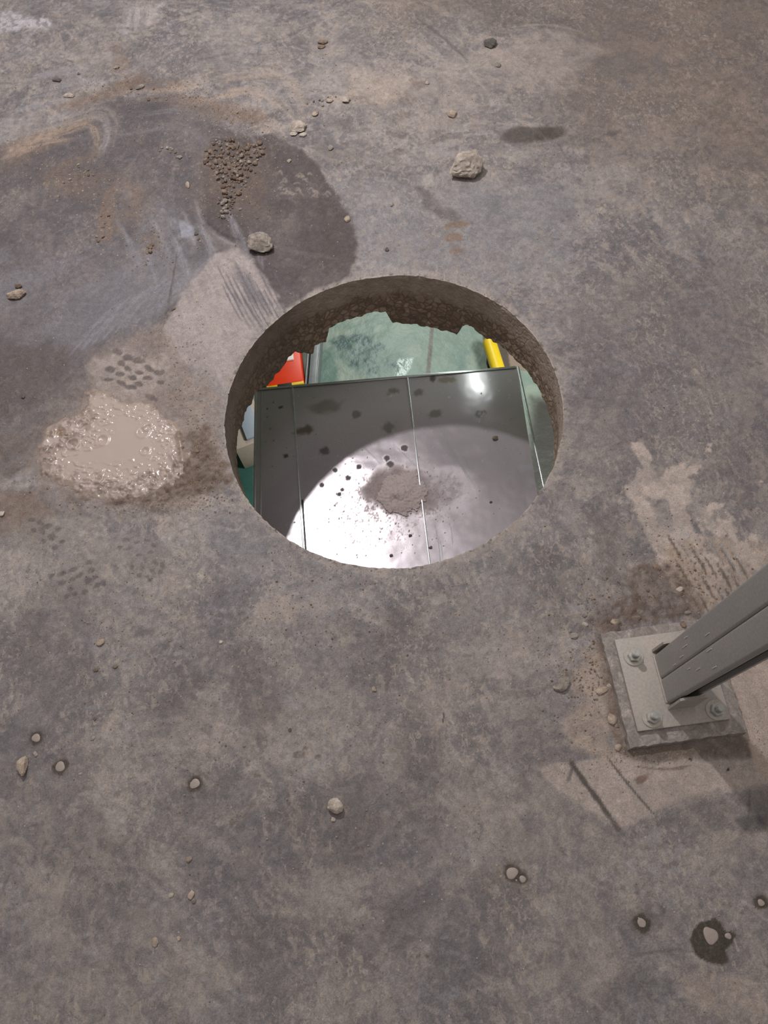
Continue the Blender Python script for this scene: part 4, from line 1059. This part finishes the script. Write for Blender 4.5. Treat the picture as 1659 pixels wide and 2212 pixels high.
# mortar pad under the plate: its own top-level thing
def pad():
    A = [ploc(1298, 1368, PADH), ploc(1362, 1616, PADH), ploc(1614, 1580, PADH)]
    A.append(A[0] + A[2] - A[1])
    bm = bmesh.new(); n = 26
    def P(u, v_): return A[1] * (1 - u) * (1 - v_) + A[2] * u * (1 - v_) + A[0] * (1 - u) * v_ + A[3] * u * v_
    grid = {}
    R = random.Random(4)
    for i in range(n + 1):
        for j in range(n + 1):
            p = P(i / n, j / n); e = min(i, j, n - i, n - j)
            jx = (R.random() - .5) * (.0022 if e == 0 else .0006)
            z = PADH + (R.random() - .5) * .0005 - (.0015 if e == 0 else 0)
            grid[i, j] = bm.verts.new((p[0] + jx, p[1] + jx, z))
    for i in range(n):
        for j in range(n): bm.faces.new((grid[i, j], grid[i + 1, j], grid[i + 1, j + 1], grid[i, j + 1]))
    loop = [(i, 0) for i in range(n)] + [(n, j) for j in range(n)] + [(i, n) for i in range(n, 0, -1)] + [(0, j) for j in range(n, 0, -1)]
    c = (A[0] + A[2]) / 2
    low = {k: bm.verts.new((grid[k].co.x + (grid[k].co.x - c[0]) * .025, grid[k].co.y + (grid[k].co.y - c[1]) * .025, -.003)) for k in loop}
    for a, b in zip(loop, loop[1:] + loop[:1]): bm.faces.new((grid[a], low[a], low[b], grid[b]))
    o = obj('grout_pad', bm, None)
    m, nt, b = new_mat('scuffed_pad_steel')
    co = N(nt, 'ShaderNodeTexCoord').outputs['Object']
    n1 = noise_node(nt, 55, 7, .72, co, 1.0); n2 = noise_node(nt, 300, 4, .7, co)
    c1 = ramp(nt, n1.outputs[0], [(.36, tuple(lin((118, 109, 103)) * ALB)), (.52, tuple(lin((142, 132, 126)) * ALB)), (.66, tuple(lin((172, 160, 152)) * ALB))])
    g = ramp(nt, n2.outputs[0], [(.3, .8), (.7, 1.15)])
    nt.links.new(mixc(nt, c1.outputs[0], g.outputs[0], 1.0, 'MULTIPLY'), b.inputs['Base Color']); b.inputs['Roughness'].default_value = .7
    p = bump(nt, b, n1.outputs[0], .5, .002); bump(nt, b, n2.outputs[0], .4, .001, p)
    o.data.materials.append(m)
    o.location = POST.location; o.rotation_euler = POST.rotation_euler
    tag(o, 'square grey mortar pad with scuffed edges under the post base plate', 'pad')
pad()

# ------------------------------------------------------------------ wet slurry puddle
def slurry():
    c = at(240, 965); 
    outer = ats([(190, 848), (235, 845), (262, 868), (305, 862), (345, 880), (362, 890), (388, 925), (405, 960), (408, 1000), (395, 1035), (350, 1062), (300, 1078), (240, 1080), (180, 1068), (110, 1040), (72, 1005), (80, 970), (100, 930), (130, 905), (165, 890), (185, 872)])
    inner = ats([(198, 858), (215, 852), (235, 862), (300, 868), (345, 885), (368, 925), (378, 965), (375, 1005), (340, 1020), (290, 1035), (220, 1045), (150, 1030), (120, 1000), (125, 975), (170, 955), (200, 930), (215, 900), (200, 880)])
    lo, hi = outer.min(0) - .012, outer.max(0) + .012
    st = .0016
    gx, gy, _ = grid_mesh('s', np.arange(lo[0], hi[0], st), np.arange(lo[1], hi[1], st))
    nx = len(np.arange(lo[0], hi[0], st)); ny = len(np.arange(lo[1], hi[1], st))
    do = poly_sd(gx, gy, outer) + (fbm(gx, gy, .03, 5, 3, .6) - .5) * .04
    di = poly_sd(gx, gy, inner) + (fbm(gx, gy, .022, 5, 5, .6) - .5) * .028
    body = ss(0, .012, do)
    calm = ss(-.008, .010, di)
    hz = body * .0028
    lumps = (fbm(gx, gy, .015, 4, 7, .5) - .5)
    hz += body * (1 - calm) * lumps * .0065
    hz += calm * (vnoise(gx * 40, gy * 40, 4) - .5) * .0006
    # ripples and craters
    rip = np.clip(fbm(gx + gy * .4, gy * 1.6, .008, 3, 9) - .50, 0, 1)
    zone = ss(.0, .025, do) * (1 - ss(.02, .055, di))
    hz += rip * zone * .011
    for (x, y, r_, d_) in [(222, 952, 8, .0035), (160, 960, 8, .007), (130, 936, 9, .003), (310, 935, 8, .003), (320, 925, 5, .003), (315, 975, 6, .003), (175, 900, 6, .003), (210, 1030, 9, .004), (176, 916, 5, .003), (215, 1035, 6, .004)]:
        p = at(x, y); m_ = MPP(x, y); dd = np.hypot(gx - p[0], gy - p[1]) / (r_ * m_)
        hz += -d_ * np.exp(-(dd ** 2) * 1.4) + d_ * .55 * np.exp(-((dd - 1.5) ** 2) * 6)
    # raised lip at the right side
    lip, _t = seg_dist(gx, gy, at(388, 940), at(398, 1000)); hz += .006 * np.exp(-(lip / .006) ** 2)
    lip, _t = seg_dist(gx, gy, at(370, 985), at(385, 1010)); hz += .005 * np.exp(-(lip / .005) ** 2)
    hz = np.maximum(hz, -.001) + .0005
    hz = np.where(do < 0, -.002, hz)
    keep_ = (do.reshape(ny, nx) > -.003)[:-1, :-1]
    _, _, q = grid_mesh('s', np.arange(lo[0], hi[0], st), np.arange(lo[1], hi[1], st), keep_)
    col = np.tile(lin((172, 155, 145)) * ALB, (len(gx), 1))
    def mixto(m, c_): 
        col[:] = col + m[:, None] * (lin(c_) * ALB - col)
    mixto((1 - ss(-.002, .02, do)) * .9, (136, 118, 107))
    mixto((1 - calm) * .8 * ss(.36, .56, fbm(gx, gy, .02, 5, 2)), (144, 127, 116))
    mixto((1 - calm) * .6 * ss(.54, .66, fbm(gx, gy, .010, 4, 6)), (110, 96, 86))
    p = at(130, 935); mixto(np.exp(-(np.hypot(gx - p[0], gy - p[1]) / .007) ** 2), (124, 92, 64))
    rough = np.clip(.22 + (1 - ss(-.01, .02, di)) * .5 - zone * .28 + (fbm(gx, gy, .02, 3, 8) - .5) * .2, .10, .8)
    me, used = np_mesh('slurry_puddle', np.c_[gx - c[0], gy - c[1], hz], q)
    set_paint(me, col[used], rough[used])
    m, nt, b = new_mat('wet_slurry'); a_ = N(nt, 'ShaderNodeAttribute', attribute_name='paint')
    nt.links.new(a_.outputs['Color'], b.inputs['Base Color']); nt.links.new(a_.outputs['Alpha'], b.inputs['Roughness'])
    geo = N(nt, 'ShaderNodeNewGeometry').outputs['Position']; n1 = noise_node(nt, 260, 4, .6, geo)
    bump(nt, b, n1.outputs[0], .12, .0012)
    b.inputs['Coat Weight'].default_value = .35; b.inputs['Coat Roughness'].default_value = .12
    o = link('slurry_puddle', me, m); o.location = (c[0], c[1], 0)
    tag(o, 'wet beige puddle of cement slurry with glossy ripples left of the hole', 'puddle')
slurry()
M_drop = simple('drying_slurry', (152, 139, 130), .45, var=.08, scale=200, bumps=.1)
def drop(x, y, rx, ry, label, ang=0, hh=.0012, lobes=0):
    m_ = MPP(x, y); p = at(x, y); bm = bmesh.new()
    s = bmesh.ops.create_uvsphere(bm, u_segments=28, v_segments=14, radius=1.0)['verts']
    for v_ in s:
        a_ = math.atan2(v_.co.y, v_.co.x); k = 1 + .08 * math.sin(2 * a_ + x) + .06 * math.sin(3 * a_ + y) + (lobes * .16 * math.sin(3 * a_ + 1.2))
        v_.co.x *= rx * m_ * k; v_.co.y *= ry * m_ * k; v_.co.z *= hh
    o = obj('slurry_drop', bm, M_drop); o.location = (p[0], p[1], .0002); o.rotation_euler = (0, 0, math.radians(ang))
    tag(o, label, 'splash')
drop(78, 1594, 9, 9, 'round beige slurry drop in a dark ring, upper of the two at the left edge')
drop(130, 1656, 11, 10, 'round beige slurry drop in a dark ring, just right of the tan stone at left')
drop(421, 1693, 11, 10, 'round beige slurry drop with a dark ring left of the boot tread mark')
drop(1106, 1886, 13.5, 12, 'larger half of the figure-eight slurry drop at lower right')
drop(1129, 1899, 8, 7, 'smaller half of the figure-eight slurry drop at lower right')
drop(1386, 1993, 12, 12, 'round slurry drop with fuzzy dark ring left of the big wet stain')
drop(1535, 2021, 15, 19, 'pale lumpy slurry drop in the middle of the big dark wet stain', lobes=1)
drop(1573, 2022, 7, 7, 'small pale slurry drop at the right lobe of the big dark stain')
drop(1644, 1950, 8, 7, 'small slurry drop with dark ring at the right edge of the picture')

# ------------------------------------------------------------------ stones
def rock_mesh(name, seed, sub=3, rough_=.28, flat=.62, fine=.06, planes=9, elong=1.0):
    R = random.Random(seed); bm = bmesh.new()
    bmesh.ops.create_icosphere(bm, subdivisions=sub, radius=1.0)
    pl = []
    for k in range(planes):
        n_ = Vector((R.gauss(0, 1), R.gauss(0, 1), R.gauss(0, 1))).normalized(); pl.append((n_, R.uniform(.62, .92)))
    off = Vector((R.uniform(0, 50), R.uniform(0, 50), R.uniform(0, 50)))
    for v_ in bm.verts:
        p = v_.co.copy()
        p *= 1 + rough_ * mnoise.noise(p * 1.3 + off)
        for n_, d in pl:
            e = p.dot(n_) - d
            if e > 0: p -= n_ * e * .92
        p *= 1 + fine * mnoise.noise(p * 5 + off) + fine * .6 * mnoise.noise(p * 11 + off)
        p.x *= elong; p.z *= flat
        v_.co = p
    zmin = min(v_.co.z for v_ in bm.verts)
    for v_ in bm.verts: v_.co.z -= zmin * .93
    bmesh.ops.recalc_face_normals(bm, faces=bm.faces)
    me = bpy.data.meshes.new(name); bm.to_mesh(me); bm.free()
    me.polygons.foreach_set('use_smooth', [True] * len(me.polygons)); me.set_sharp_from_angle(angle=math.radians(28))
    return me
def rock_mat(name, c1, c2, scale=60):
    m, nt, b = new_mat(name); co = N(nt, 'ShaderNodeNewGeometry').outputs['Position']
    n1 = noise_node(nt, scale, 5, .65, co); n2 = noise_node(nt, 420, 4, .7, co)
    r = ramp(nt, n1.outputs[0], [(.38, tuple(lin(c1) * ALB)), (.62, tuple(lin(c2) * ALB))])
    g = ramp(nt, n2.outputs[0], [(.3, .8), (.7, 1.18)])
    nt.links.new(mixc(nt, r.outputs[0], g.outputs[0], 1.0, 'MULTIPLY'), b.inputs['Base Color']); b.inputs['Roughness'].default_value = .9
    bump(nt, b, n2.outputs[0], .5, .0015); return m
M_rpale = rock_mat('pale_rubble', (144, 131, 120), (188, 175, 163))
M_rgrey = rock_mat('grey_rubble', (116, 106, 99), (160, 149, 139))
M_rbrown = rock_mat('brown_crumb', (100, 85, 74), (138, 119, 104))
M_rtan = rock_mat('tan_stone', (138, 122, 108), (178, 160, 144))
M_rdark = rock_mat('dark_pebble', (78, 74, 72), (108, 102, 98))
ROCKMAT = dict(p=M_rpale, g=M_rgrey, b=M_rbrown, t=M_rtan, d=M_rdark)
STONES = [
 # x, y, rx, ry, height factor, rotation, material, seed, name, label
 (1005, 372, 33, 26, 1.15, 20, 'p', 11, 'rubble_chunk', 'largest pale jagged lump of broken concrete, upper right of the hole'),
 (563, 534, 24, 20, 1.1, -20, 'g', 12, 'rubble_chunk', 'rounded grey lump of concrete on the dark damp patch'),
 (645, 279, 15, 13, .8, 0, 'p', 13, 'rubble_chunk', 'pale broken lump at the top edge of the dark damp patch'),
 (636, 289, 8, 6, .7, 40, 'p', 14, 'rubble_chip', 'small chip left of the pale lump above the damp patch'),
 (655, 293, 7, 5, .7, 10, 'p', 15, 'rubble_chip', 'small flat chip below the pale lump above the damp patch'),
 (1059, 98, 11, 9, .9, 0, 'd', 16, 'pebble', 'dark grey pebble alone near the top, right of centre'),
 (1076, 142, 5, 5, .8, 0, 'g', 17, 'pebble', 'tiny pebble just below the dark pebble near the top'),
 (977, 249, 9, 8, .8, 30, 't', 18, 'pebble', 'tan pebble above the largest pale lump'),
 (748, 218, 8, 7, .9, 0, 'p', 19, 'pebble', 'pale rounded pebble in the light dust drift at top centre'),
 (713, 219, 7, 5, .8, 0, 't', 20, 'pebble', 'tan pebble left of the pale rounded one in the dust drift'),
 (681, 247, 7, 5, .8, 50, 't', 21, 'pebble', 'tan pebble above right of the pale lump by the damp patch'),
 (698, 93, 9, 5, .7, -10, 'b', 22, 'dirt_clod', 'brown clod near the top edge, upper one of the pair'),
 (695, 103, 7, 4, .7, 10, 'b', 23, 'dirt_clod', 'small pinkish clod, lower one of the pair near the top edge'),
 (714, 321, 5, 6, .8, 0, 'g', 24, 'pebble', 'small grey pebble on the smooth floor right of the pale lump'),
 (750, 475, 6, 8, .8, 0, 't', 25, 'pebble', 'small tan pebble on the right border of the dark damp patch'),
 (625, 349, 4, 4, .8, 0, 't', 26, 'pebble', 'tiny tan pebble on the damp patch right of the crumb pile'),
 (406, 401, 4, 8, .7, 10, 't', 27, 'pebble', 'upright tan chip left of the crumb pile'),
 (387, 341, 6, 4, .8, -20, 'g', 28, 'pebble', 'grey pebble on the dark floor left of the crumb pile'),
 (303, 190, 8, 4, .8, 20, 'g', 29, 'pebble', 'small grey pebble in the brown drift at upper left'),
 (252, 147, 5, 4, .8, 0, 't', 30, 'pebble', 'tan pebble at the tip of the brown drift at upper left'),
 (150, 208, 10, 4, .7, -10, 'p', 31, 'pebble', 'pale flat chip at the left end of the brown drift'),
 (124, 174, 8, 4, .7, -25, 'd', 32, 'pebble', 'dark flat chip above the pale one at upper left'),
 (39, 640, 19, 9, .8, 0, 't', 33, 'rubble_chunk', 'tan triangular stone near the left edge, above the slurry puddle'),
 (41, 620, 7, 5, .9, 0, 'b', 34, 'pebble', 'brown pebble touching the top of the tan triangular stone'),
 (50, 858, 4, 4, .8, 0, 'd', 35, 'pebble', 'tiny dark pebble on the dark floor left of the puddle'),
 (375, 668, 5, 3, .8, 40, 'b', 36, 'pebble', 'brown chip on the edge of the swept dust wedge'),
 (52, 1655, 13, 21, 1.0, 10, 't', 37, 'rubble_chunk', 'tall tan stone near the left edge below the hole'),
 (77, 1629, 6, 6, .9, 0, 'g', 38, 'pebble', 'grey-brown pebble right above the tall tan stone'),
 (727, 1742, 19, 16, 1.0, -35, 'p', 39, 'rubble_chunk', 'pinkish wedge-shaped stone at bottom centre'),
 (720, 1770, 5, 5, .8, 0, 'p', 40, 'pebble', 'pale crumb at the lower tip of the wedge-shaped stone'),
 (1213, 1482, 22, 13, .65, 30, 'g', 41, 'rubble_chunk', 'flat grey stone left of the post base plate'),
 (1240, 1374, 9, 7, .8, 0, 'g', 42, 'pebble', 'grey pebble above the flat grey stone'),
 (1299, 1492, 15, 8, .6, 15, 't', 43, 'rubble_chip', 'flat brown flake against the left side of the pad'),
 (1314, 1482, 6, 6, .8, 0, 'p', 44, 'pebble', 'light round pebble beside the brown flake at the pad'),
 (1322, 1553, 10, 13, .8, 0, 't', 45, 'pebble', 'pale tan pebble halfway down the left side of the pad'),
 (1333, 1568, 5, 5, .8, 0, 'g', 46, 'pebble', 'small pebble just under the pale tan one beside the pad'),
 (1334, 1615, 8, 8, .8, 0, 't', 47, 'pebble', 'tan pebble at the lower left corner of the pad'),
 (1468, 1274, 8, 6, .9, 0, 'p', 48, 'pebble', 'pale pebble on the grey drift behind the post'),
 (1418, 1226, 10, 6, .7, -40, 'b', 49, 'rubble_chip', 'brown splinter on the dirt drift behind the pad'),
 (1327, 1343, 10, 7, .8, 0, 't', 50, 'pebble', 'tan pebble by the upper left corner of the pad'),
 (1373, 1335, 12, 6, .7, -20, 'b', 51, 'dirt_clod', 'dark brown clod at the back edge of the pad'),
 (1264, 1349, 7, 6, .7, 0, 'p', 52, 'pebble', 'pale pebble left of the tan one by the pad corner'),
 (1263, 1330, 6, 5, .7, 0, 'g', 53, 'pebble', 'grey pebble topmost of those left of the pad'),
 (1484, 1323, 8, 5, .8, -10, 'g', 54, 'pebble', 'dark pebble on the ledge behind the post foot'),
 (1475, 1350, 6, 7, .8, 0, 'b', 55, 'pebble', 'brown pebble on the back ledge of the pad'),
 (217, 1387, 9, 8, .8, 0, 't', 56, 'pebble', 'tan rounded pebble on the left, below the tread marks'),
 (201, 1595, 6, 4, .6, 40, 'p', 57, 'pebble', 'light chip between the two ringed drops and the centre'),
 (205, 1553, 4, 4, .8, 0, 'b', 58, 'pebble', 'tiny brown pebble above the light chip at left'),
 (174, 1672, 4, 3, .7, 0, 'p', 59, 'pebble', 'tiny pale chip right of the ringed drop at left'),
 (409, 1856, 7, 7, .8, 0, 't', 60, 'pebble', 'tan round pebble alone below the boot tread mark'),
 (413, 1934, 10, 7, .8, 60, 't', 61, 'pebble', 'upper stone of the touching olive pair at lower left'),
 (419, 1945, 6, 6, .8, 0, 'g', 62, 'pebble', 'lower rounder stone of the touching olive pair at lower left'),
 (370, 1933, 6, 5, .7, 0, 'p', 63, 'pebble', 'pale pebble left of the touching pair at lower left'),
 (336, 2034, 8, 10, .7, -20, 't', 64, 'pebble', 'tan pointed stone lowest at lower left'),
 (386, 2027, 5, 5, .7, 0, 't', 65, 'pebble', 'small pebble right of the pointed stone at lower left'),
 (808, 1489, 5, 6, .8, 0, 't', 66, 'pebble', 'small tan pebble below the hole, left of centre line'),
 (477, 1387, 4, 4, .8, 0, 'p', 67, 'pebble', 'tiny pale pebble below left of the hole'),
 (366, 1384, 3, 3, .8, 0, 'b', 68, 'pebble', 'tiny brown pebble below the slurry puddle'),
 (207, 1447, 6, 5, .7, 0, 'b', 69, 'dirt_clod', 'brown crumb cluster stone under the tan rounded pebble'),
 (249, 1440, 6, 4, .7, 0, 'b', 70, 'dirt_clod', 'brown clod right of the crumb cluster at left'),
 (6, 1110, 6, 6, .9, 0, 'p', 71, 'pebble', 'light pebble at the left edge below the puddle'),
 (626, 1577, 4, 4, .8, 0, 'd', 72, 'pebble', 'tiny dark pebble above the boot print with ridges'),
 (923, 181, 4, 4, .8, 0, 'p', 73, 'pebble', 'tiny pale pebble above centre in the dust'),
 (846, 443, 4, 5, .8, 0, 'g', 74, 'pebble', 'tiny grey pebble on smooth floor above the hole'),
 (836, 540, 4, 5, .8, 0, 'd', 75, 'pebble', 'tiny dark pebble just above the top of the hole'),
 (531, 1008, 1, 1, .8, 0, 'g', 76, None, None),
]
for (x, y, rx, ry, hf, rot, mk, seed, nm, lab) in STONES:
    if nm is None: continue
    big = rx > 12
    me = rock_mesh(nm, seed, sub=4 if big else 3, fine=.10 if big else .05, planes=12 if big else 8, elong=1.0)
    me.materials.append(ROCKMAT[mk])
    xsz = max(v_.co.x for v_ in me.vertices) - min(v_.co.x for v_ in me.vertices); ysz = max(v_.co.y for v_ in me.vertices) - min(v_.co.y for v_ in me.vertices)
    o = bpy.data.objects.new(nm, me); C.objects.link(o)
    z0 = PADH if nm == 'pebble' and (x, y) == (1475, 1350) else 0.0
    m_ = MPP(x, y, z0); p = at(x, y, z0)
    o.scale = (2 * rx * m_ / xsz, 2 * ry * m_ / ysz, hf * (rx + ry) / 2 * m_ * .95)
    o.rotation_euler = (0, 0, math.radians(rot)); o.location = (p[0], p[1], z0 - .0004)
    tag(o, lab, 'pebble' if nm == 'pebble' else ('stone' if nm.startswith('rubble') else 'clod'))

# stones lying on the duct
for (x, y, r_, mk, lab) in [(1069, 947, 7, 'b', 'brown crumb on the duct under the bright streak'), (1060, 1085, 3, 'd', 'small dark crumb on the lit part of the duct'), (886, 1157, 4, 'd', 'dark crumb on the duct below the dust heap'),
                            (845, 1200, 4, 'd', 'dark crumb on the duct nearest the front rim'), (930, 1183, 4, 'd', 'dark crumb on the duct right of the bright seam')]:
    me = rock_mesh('duct_crumb', int(x)); me.materials.append(ROCKMAT[mk]); o = bpy.data.objects.new('duct_crumb', me); C.objects.link(o)
    p = at(x, y, ZD); m_ = MPP(x, y, ZD); o.scale = (r_ * m_, r_ * .7 * m_, r_ * .7 * m_); o.location = (p[0], p[1], ZD + .0005); tag(o, lab, 'crumb')

# ------------------------------------------------------------------ the pile of brown crumbs, each one its own thing
crumbs = []
for k in range(8):
    me = rock_mesh('mortar_crumb', 300 + k, sub=2, fine=.04, planes=7); me.materials.append([M_rbrown, M_rbrown, M_rbrown, M_rgrey][k % 4]); crumbs.append(me)
R = random.Random(77)
pile = ats([(447, 318), (470, 302), (500, 300), (520, 315), (575, 308), (582, 322), (560, 348), (540, 372), (530, 400), (508, 432), (500, 466), (476, 472), (474, 440), (480, 410), (466, 372), (444, 352)])
core_ = np.array([at(500, 350)])
placed = []
tries = 0
while len(placed) < 190 and tries < 9000:
    tries += 1
    x = R.uniform(pile[:, 0].min(), pile[:, 0].max()); y = R.uniform(pile[:, 1].min(), pile[:, 1].max())
    d = poly_sd(np.array([x]), np.array([y]), pile)[0]
    if d < -.004 + R.random() * .006: continue
    big = R.random() ** 2.2
    r_ = .0026 + .0058 * big
    if any((x - a) ** 2 + (y - b) ** 2 < ((r_ + c) * .66) ** 2 for a, b, c in placed): continue
    placed.append((x, y, r_))
    o = bpy.data.objects.new('mortar_crumb', crumbs[R.randrange(8)]); C.objects.link(o)
    o.scale = (r_, r_ * R.uniform(.7, 1), r_ * R.uniform(1.0, 1.5)); o.rotation_euler = (R.uniform(-.3, .3), R.uniform(-.3, .3), R.uniform(0, 6.28))
    o.location = (x, y, -.0002)
    tag(o, 'small angular brown crumb in the loose pile above the swept dust wedge', 'crumb', 'mortar crumbs in the brown pile')
def satellites(name, cx, cy, sx, sy, n, rmin, rmax, label, group, seed, rot=0):
    R = random.Random(seed)
    for k in range(n):
        a = math.radians(rot); u_, v_ = R.gauss(0, 1) * sx, R.gauss(0, 1) * sy
        x = cx + u_ * math.cos(a) - v_ * math.sin(a); y = cy + u_ * math.sin(a) + v_ * math.cos(a)
        p = at(x, y)
        if np.hypot(*(p - HC)) < HR + .01: continue
        o = bpy.data.objects.new(name, crumbs[R.randrange(8)]); C.objects.link(o)
        m_ = MPP(x, y); r_ = (rmin + (rmax - rmin) * R.random() ** 2) * m_
        o.scale = (r_, r_ * R.uniform(.7, 1), r_ * R.uniform(.7, 1)); o.rotation_euler = (0, 0, R.uniform(0, 6.28)); o.location = (p[0], p[1], -.0002)
        tag(o, label, 'crumb', group)
satellites('mortar_crumb', 505, 385, 40, 60, 16, 2, 4, 'small brown crumb scattered just around the loose pile', 'mortar crumbs strewn round the pile', 1)
satellites('mortar_crumb', 365, 325, 14, 6, 8, 2, 3.8, 'small brown crumb in the little cluster left of the pile', 'mortar crumbs in the little cluster', 2, 15)
satellites('mortar_crumb', 222, 495, 8, 14, 9, 2, 4.2, 'small brown crumb in the streak on the dark floor at left', 'mortar crumbs in the left streak', 3)
satellites('mortar_crumb', 322, 530, 7, 14, 7, 2, 5, 'dark brown crumb in the short cluster above the grey sweep marks', 'mortar crumbs in the dark cluster', 4)
satellites('mortar_crumb', 430, 515, 5, 8, 6, 2, 5, 'brown crumb beside the curved scratch at the wedge tip', 'mortar crumbs at the wedge tip', 5)
satellites('mortar_crumb', 160, 385, 20, 16, 8, 1.8, 4, 'brown crumb in the dirt patch at far left', 'mortar crumbs in the far left patch', 6)
satellites('mortar_crumb', 300, 195, 60, 12, 10, 1.8, 4.2, 'brown crumb along the drift at upper left', 'mortar crumbs along the upper left drift', 7, 10)
satellites('mortar_crumb', 690, 225, 26, 18, 8, 1.8, 4, 'tan crumb among the pebbles at top centre', 'crumbs at top centre', 8)
satellites('mortar_crumb', 1400, 1290, 26, 16, 12, 2.5, 6, 'brown crumb on the dirt drift behind the pad', 'crumbs on the drift behind the pad', 9, -20)
satellites('mortar_crumb', 1300, 1450, 8, 50, 9, 2.5, 6, 'brown crumb along the left side of the pad', 'crumbs beside the pad', 10, -12)
satellites('mortar_crumb', 430, 985, 16, 34, 10, 2.0, 5, 'brown crumb on the dirt bank right of the puddle', 'crumbs on the puddle bank', 11, -10)
satellites('mortar_crumb', 250, 1420, 26, 40, 5, 1.5, 3.5, 'small brown crumb on the floor below the tread marks', 'crumbs below the tread marks', 12)
satellites('mortar_crumb', 520, 1250, 160, 60, 0, 1.5, 3, 'tiny brown crumb on the floor in front of the hole', 'crumbs in front of the hole', 13)

# uncountable grit: one object
def grit():
    R = np.random.RandomState(9); vs = []; fs = []
    base = np.array([(1, 0, 0), (-1, 0, 0), (0, 1, 0), (0, -1, 0), (0, 0, 1), (0, 0, -.4)], float)
    tri = np.array([(4, 0, 2), (4, 2, 1), (4, 1, 3), (4, 3, 0), (5, 2, 0), (5, 1, 2), (5, 3, 1), (5, 0, 3)])
    clusters = [(505, 370, 50, 70, 900, 0), (300, 200, 130, 26, 900, 8), (200, 300, 120, 50, 500, 0), (155, 390, 50, 34, 500, 0), (235, 480, 26, 50, 350, 0), (320, 530, 26, 36, 250, 0), (480, 250, 90, 26, 400, 25), (370, 960, 0, 0, 0, 0),
                (440, 1000, 26, 40, 1300, -12), (330, 1085, 90, 12, 700, 0), (400, 850, 30, 80, 600, 0), (110, 960, 34, 50, 350, 0), (1400, 1290, 60, 34, 900, -10), (1305, 1460, 14, 90, 700, -12), (1460, 1615, 110, 14, 500, -8), (1240, 1480, 50, 70, 500, 0),
                (560, 1300, 220, 90, 700, 0), (780, 200, 130, 60, 500, 0), (830, 1100, 600, 700, 2600, 0), (300, 1450, 160, 120, 500, 0), (1500, 1240, 80, 50, 350, 50)]
    nv = 0
    for (cx, cy, sx, sy, n, rot) in clusters:
        a = math.radians(rot)
        for k in range(n):
            u_, v_ = R.randn() * sx, R.randn() * sy
            x = cx + u_ * math.cos(a) - v_ * math.sin(a); y = cy + u_ * math.sin(a) + v_ * math.cos(a)
            if not (-60 < x < 1720 and -60 < y < 2270): continue
            p = at(x, y)
            if np.hypot(*(p - HC)) < HR + .004 or abs(x - 1460) < 165 and abs(y - 1490) < 130 or ((x - 235) / 180) ** 2 + ((y - 965) / 130) ** 2 < 1: continue
            r_ = (.0007 + (.0024 if sx < 100 else .0014) * R.rand() ** 3)
            th = R.rand() * 6.28; c_, s_ = math.cos(th), math.sin(th)
            B = base * (1 + R.uniform(-.3, .3, (6, 1))) * r_
            vs.append(np.c_[B[:, 0] * c_ - B[:, 1] * s_ + p[0], B[:, 0] * s_ + B[:, 1] * c_ + p[1], B[:, 2] * .8 + .0003]); fs.append(tri + nv); nv += 6
    me, _ = np_mesh('grit', np.concatenate(vs), np.concatenate(fs), smooth=False)
    o = link('grit', me, rock_mat('grit_grains', (104, 88, 76), (172, 154, 138), 90))
    tag(o, 'loose brown and tan grit scattered over the concrete floor', 'grit', kind='stuff')
grit()
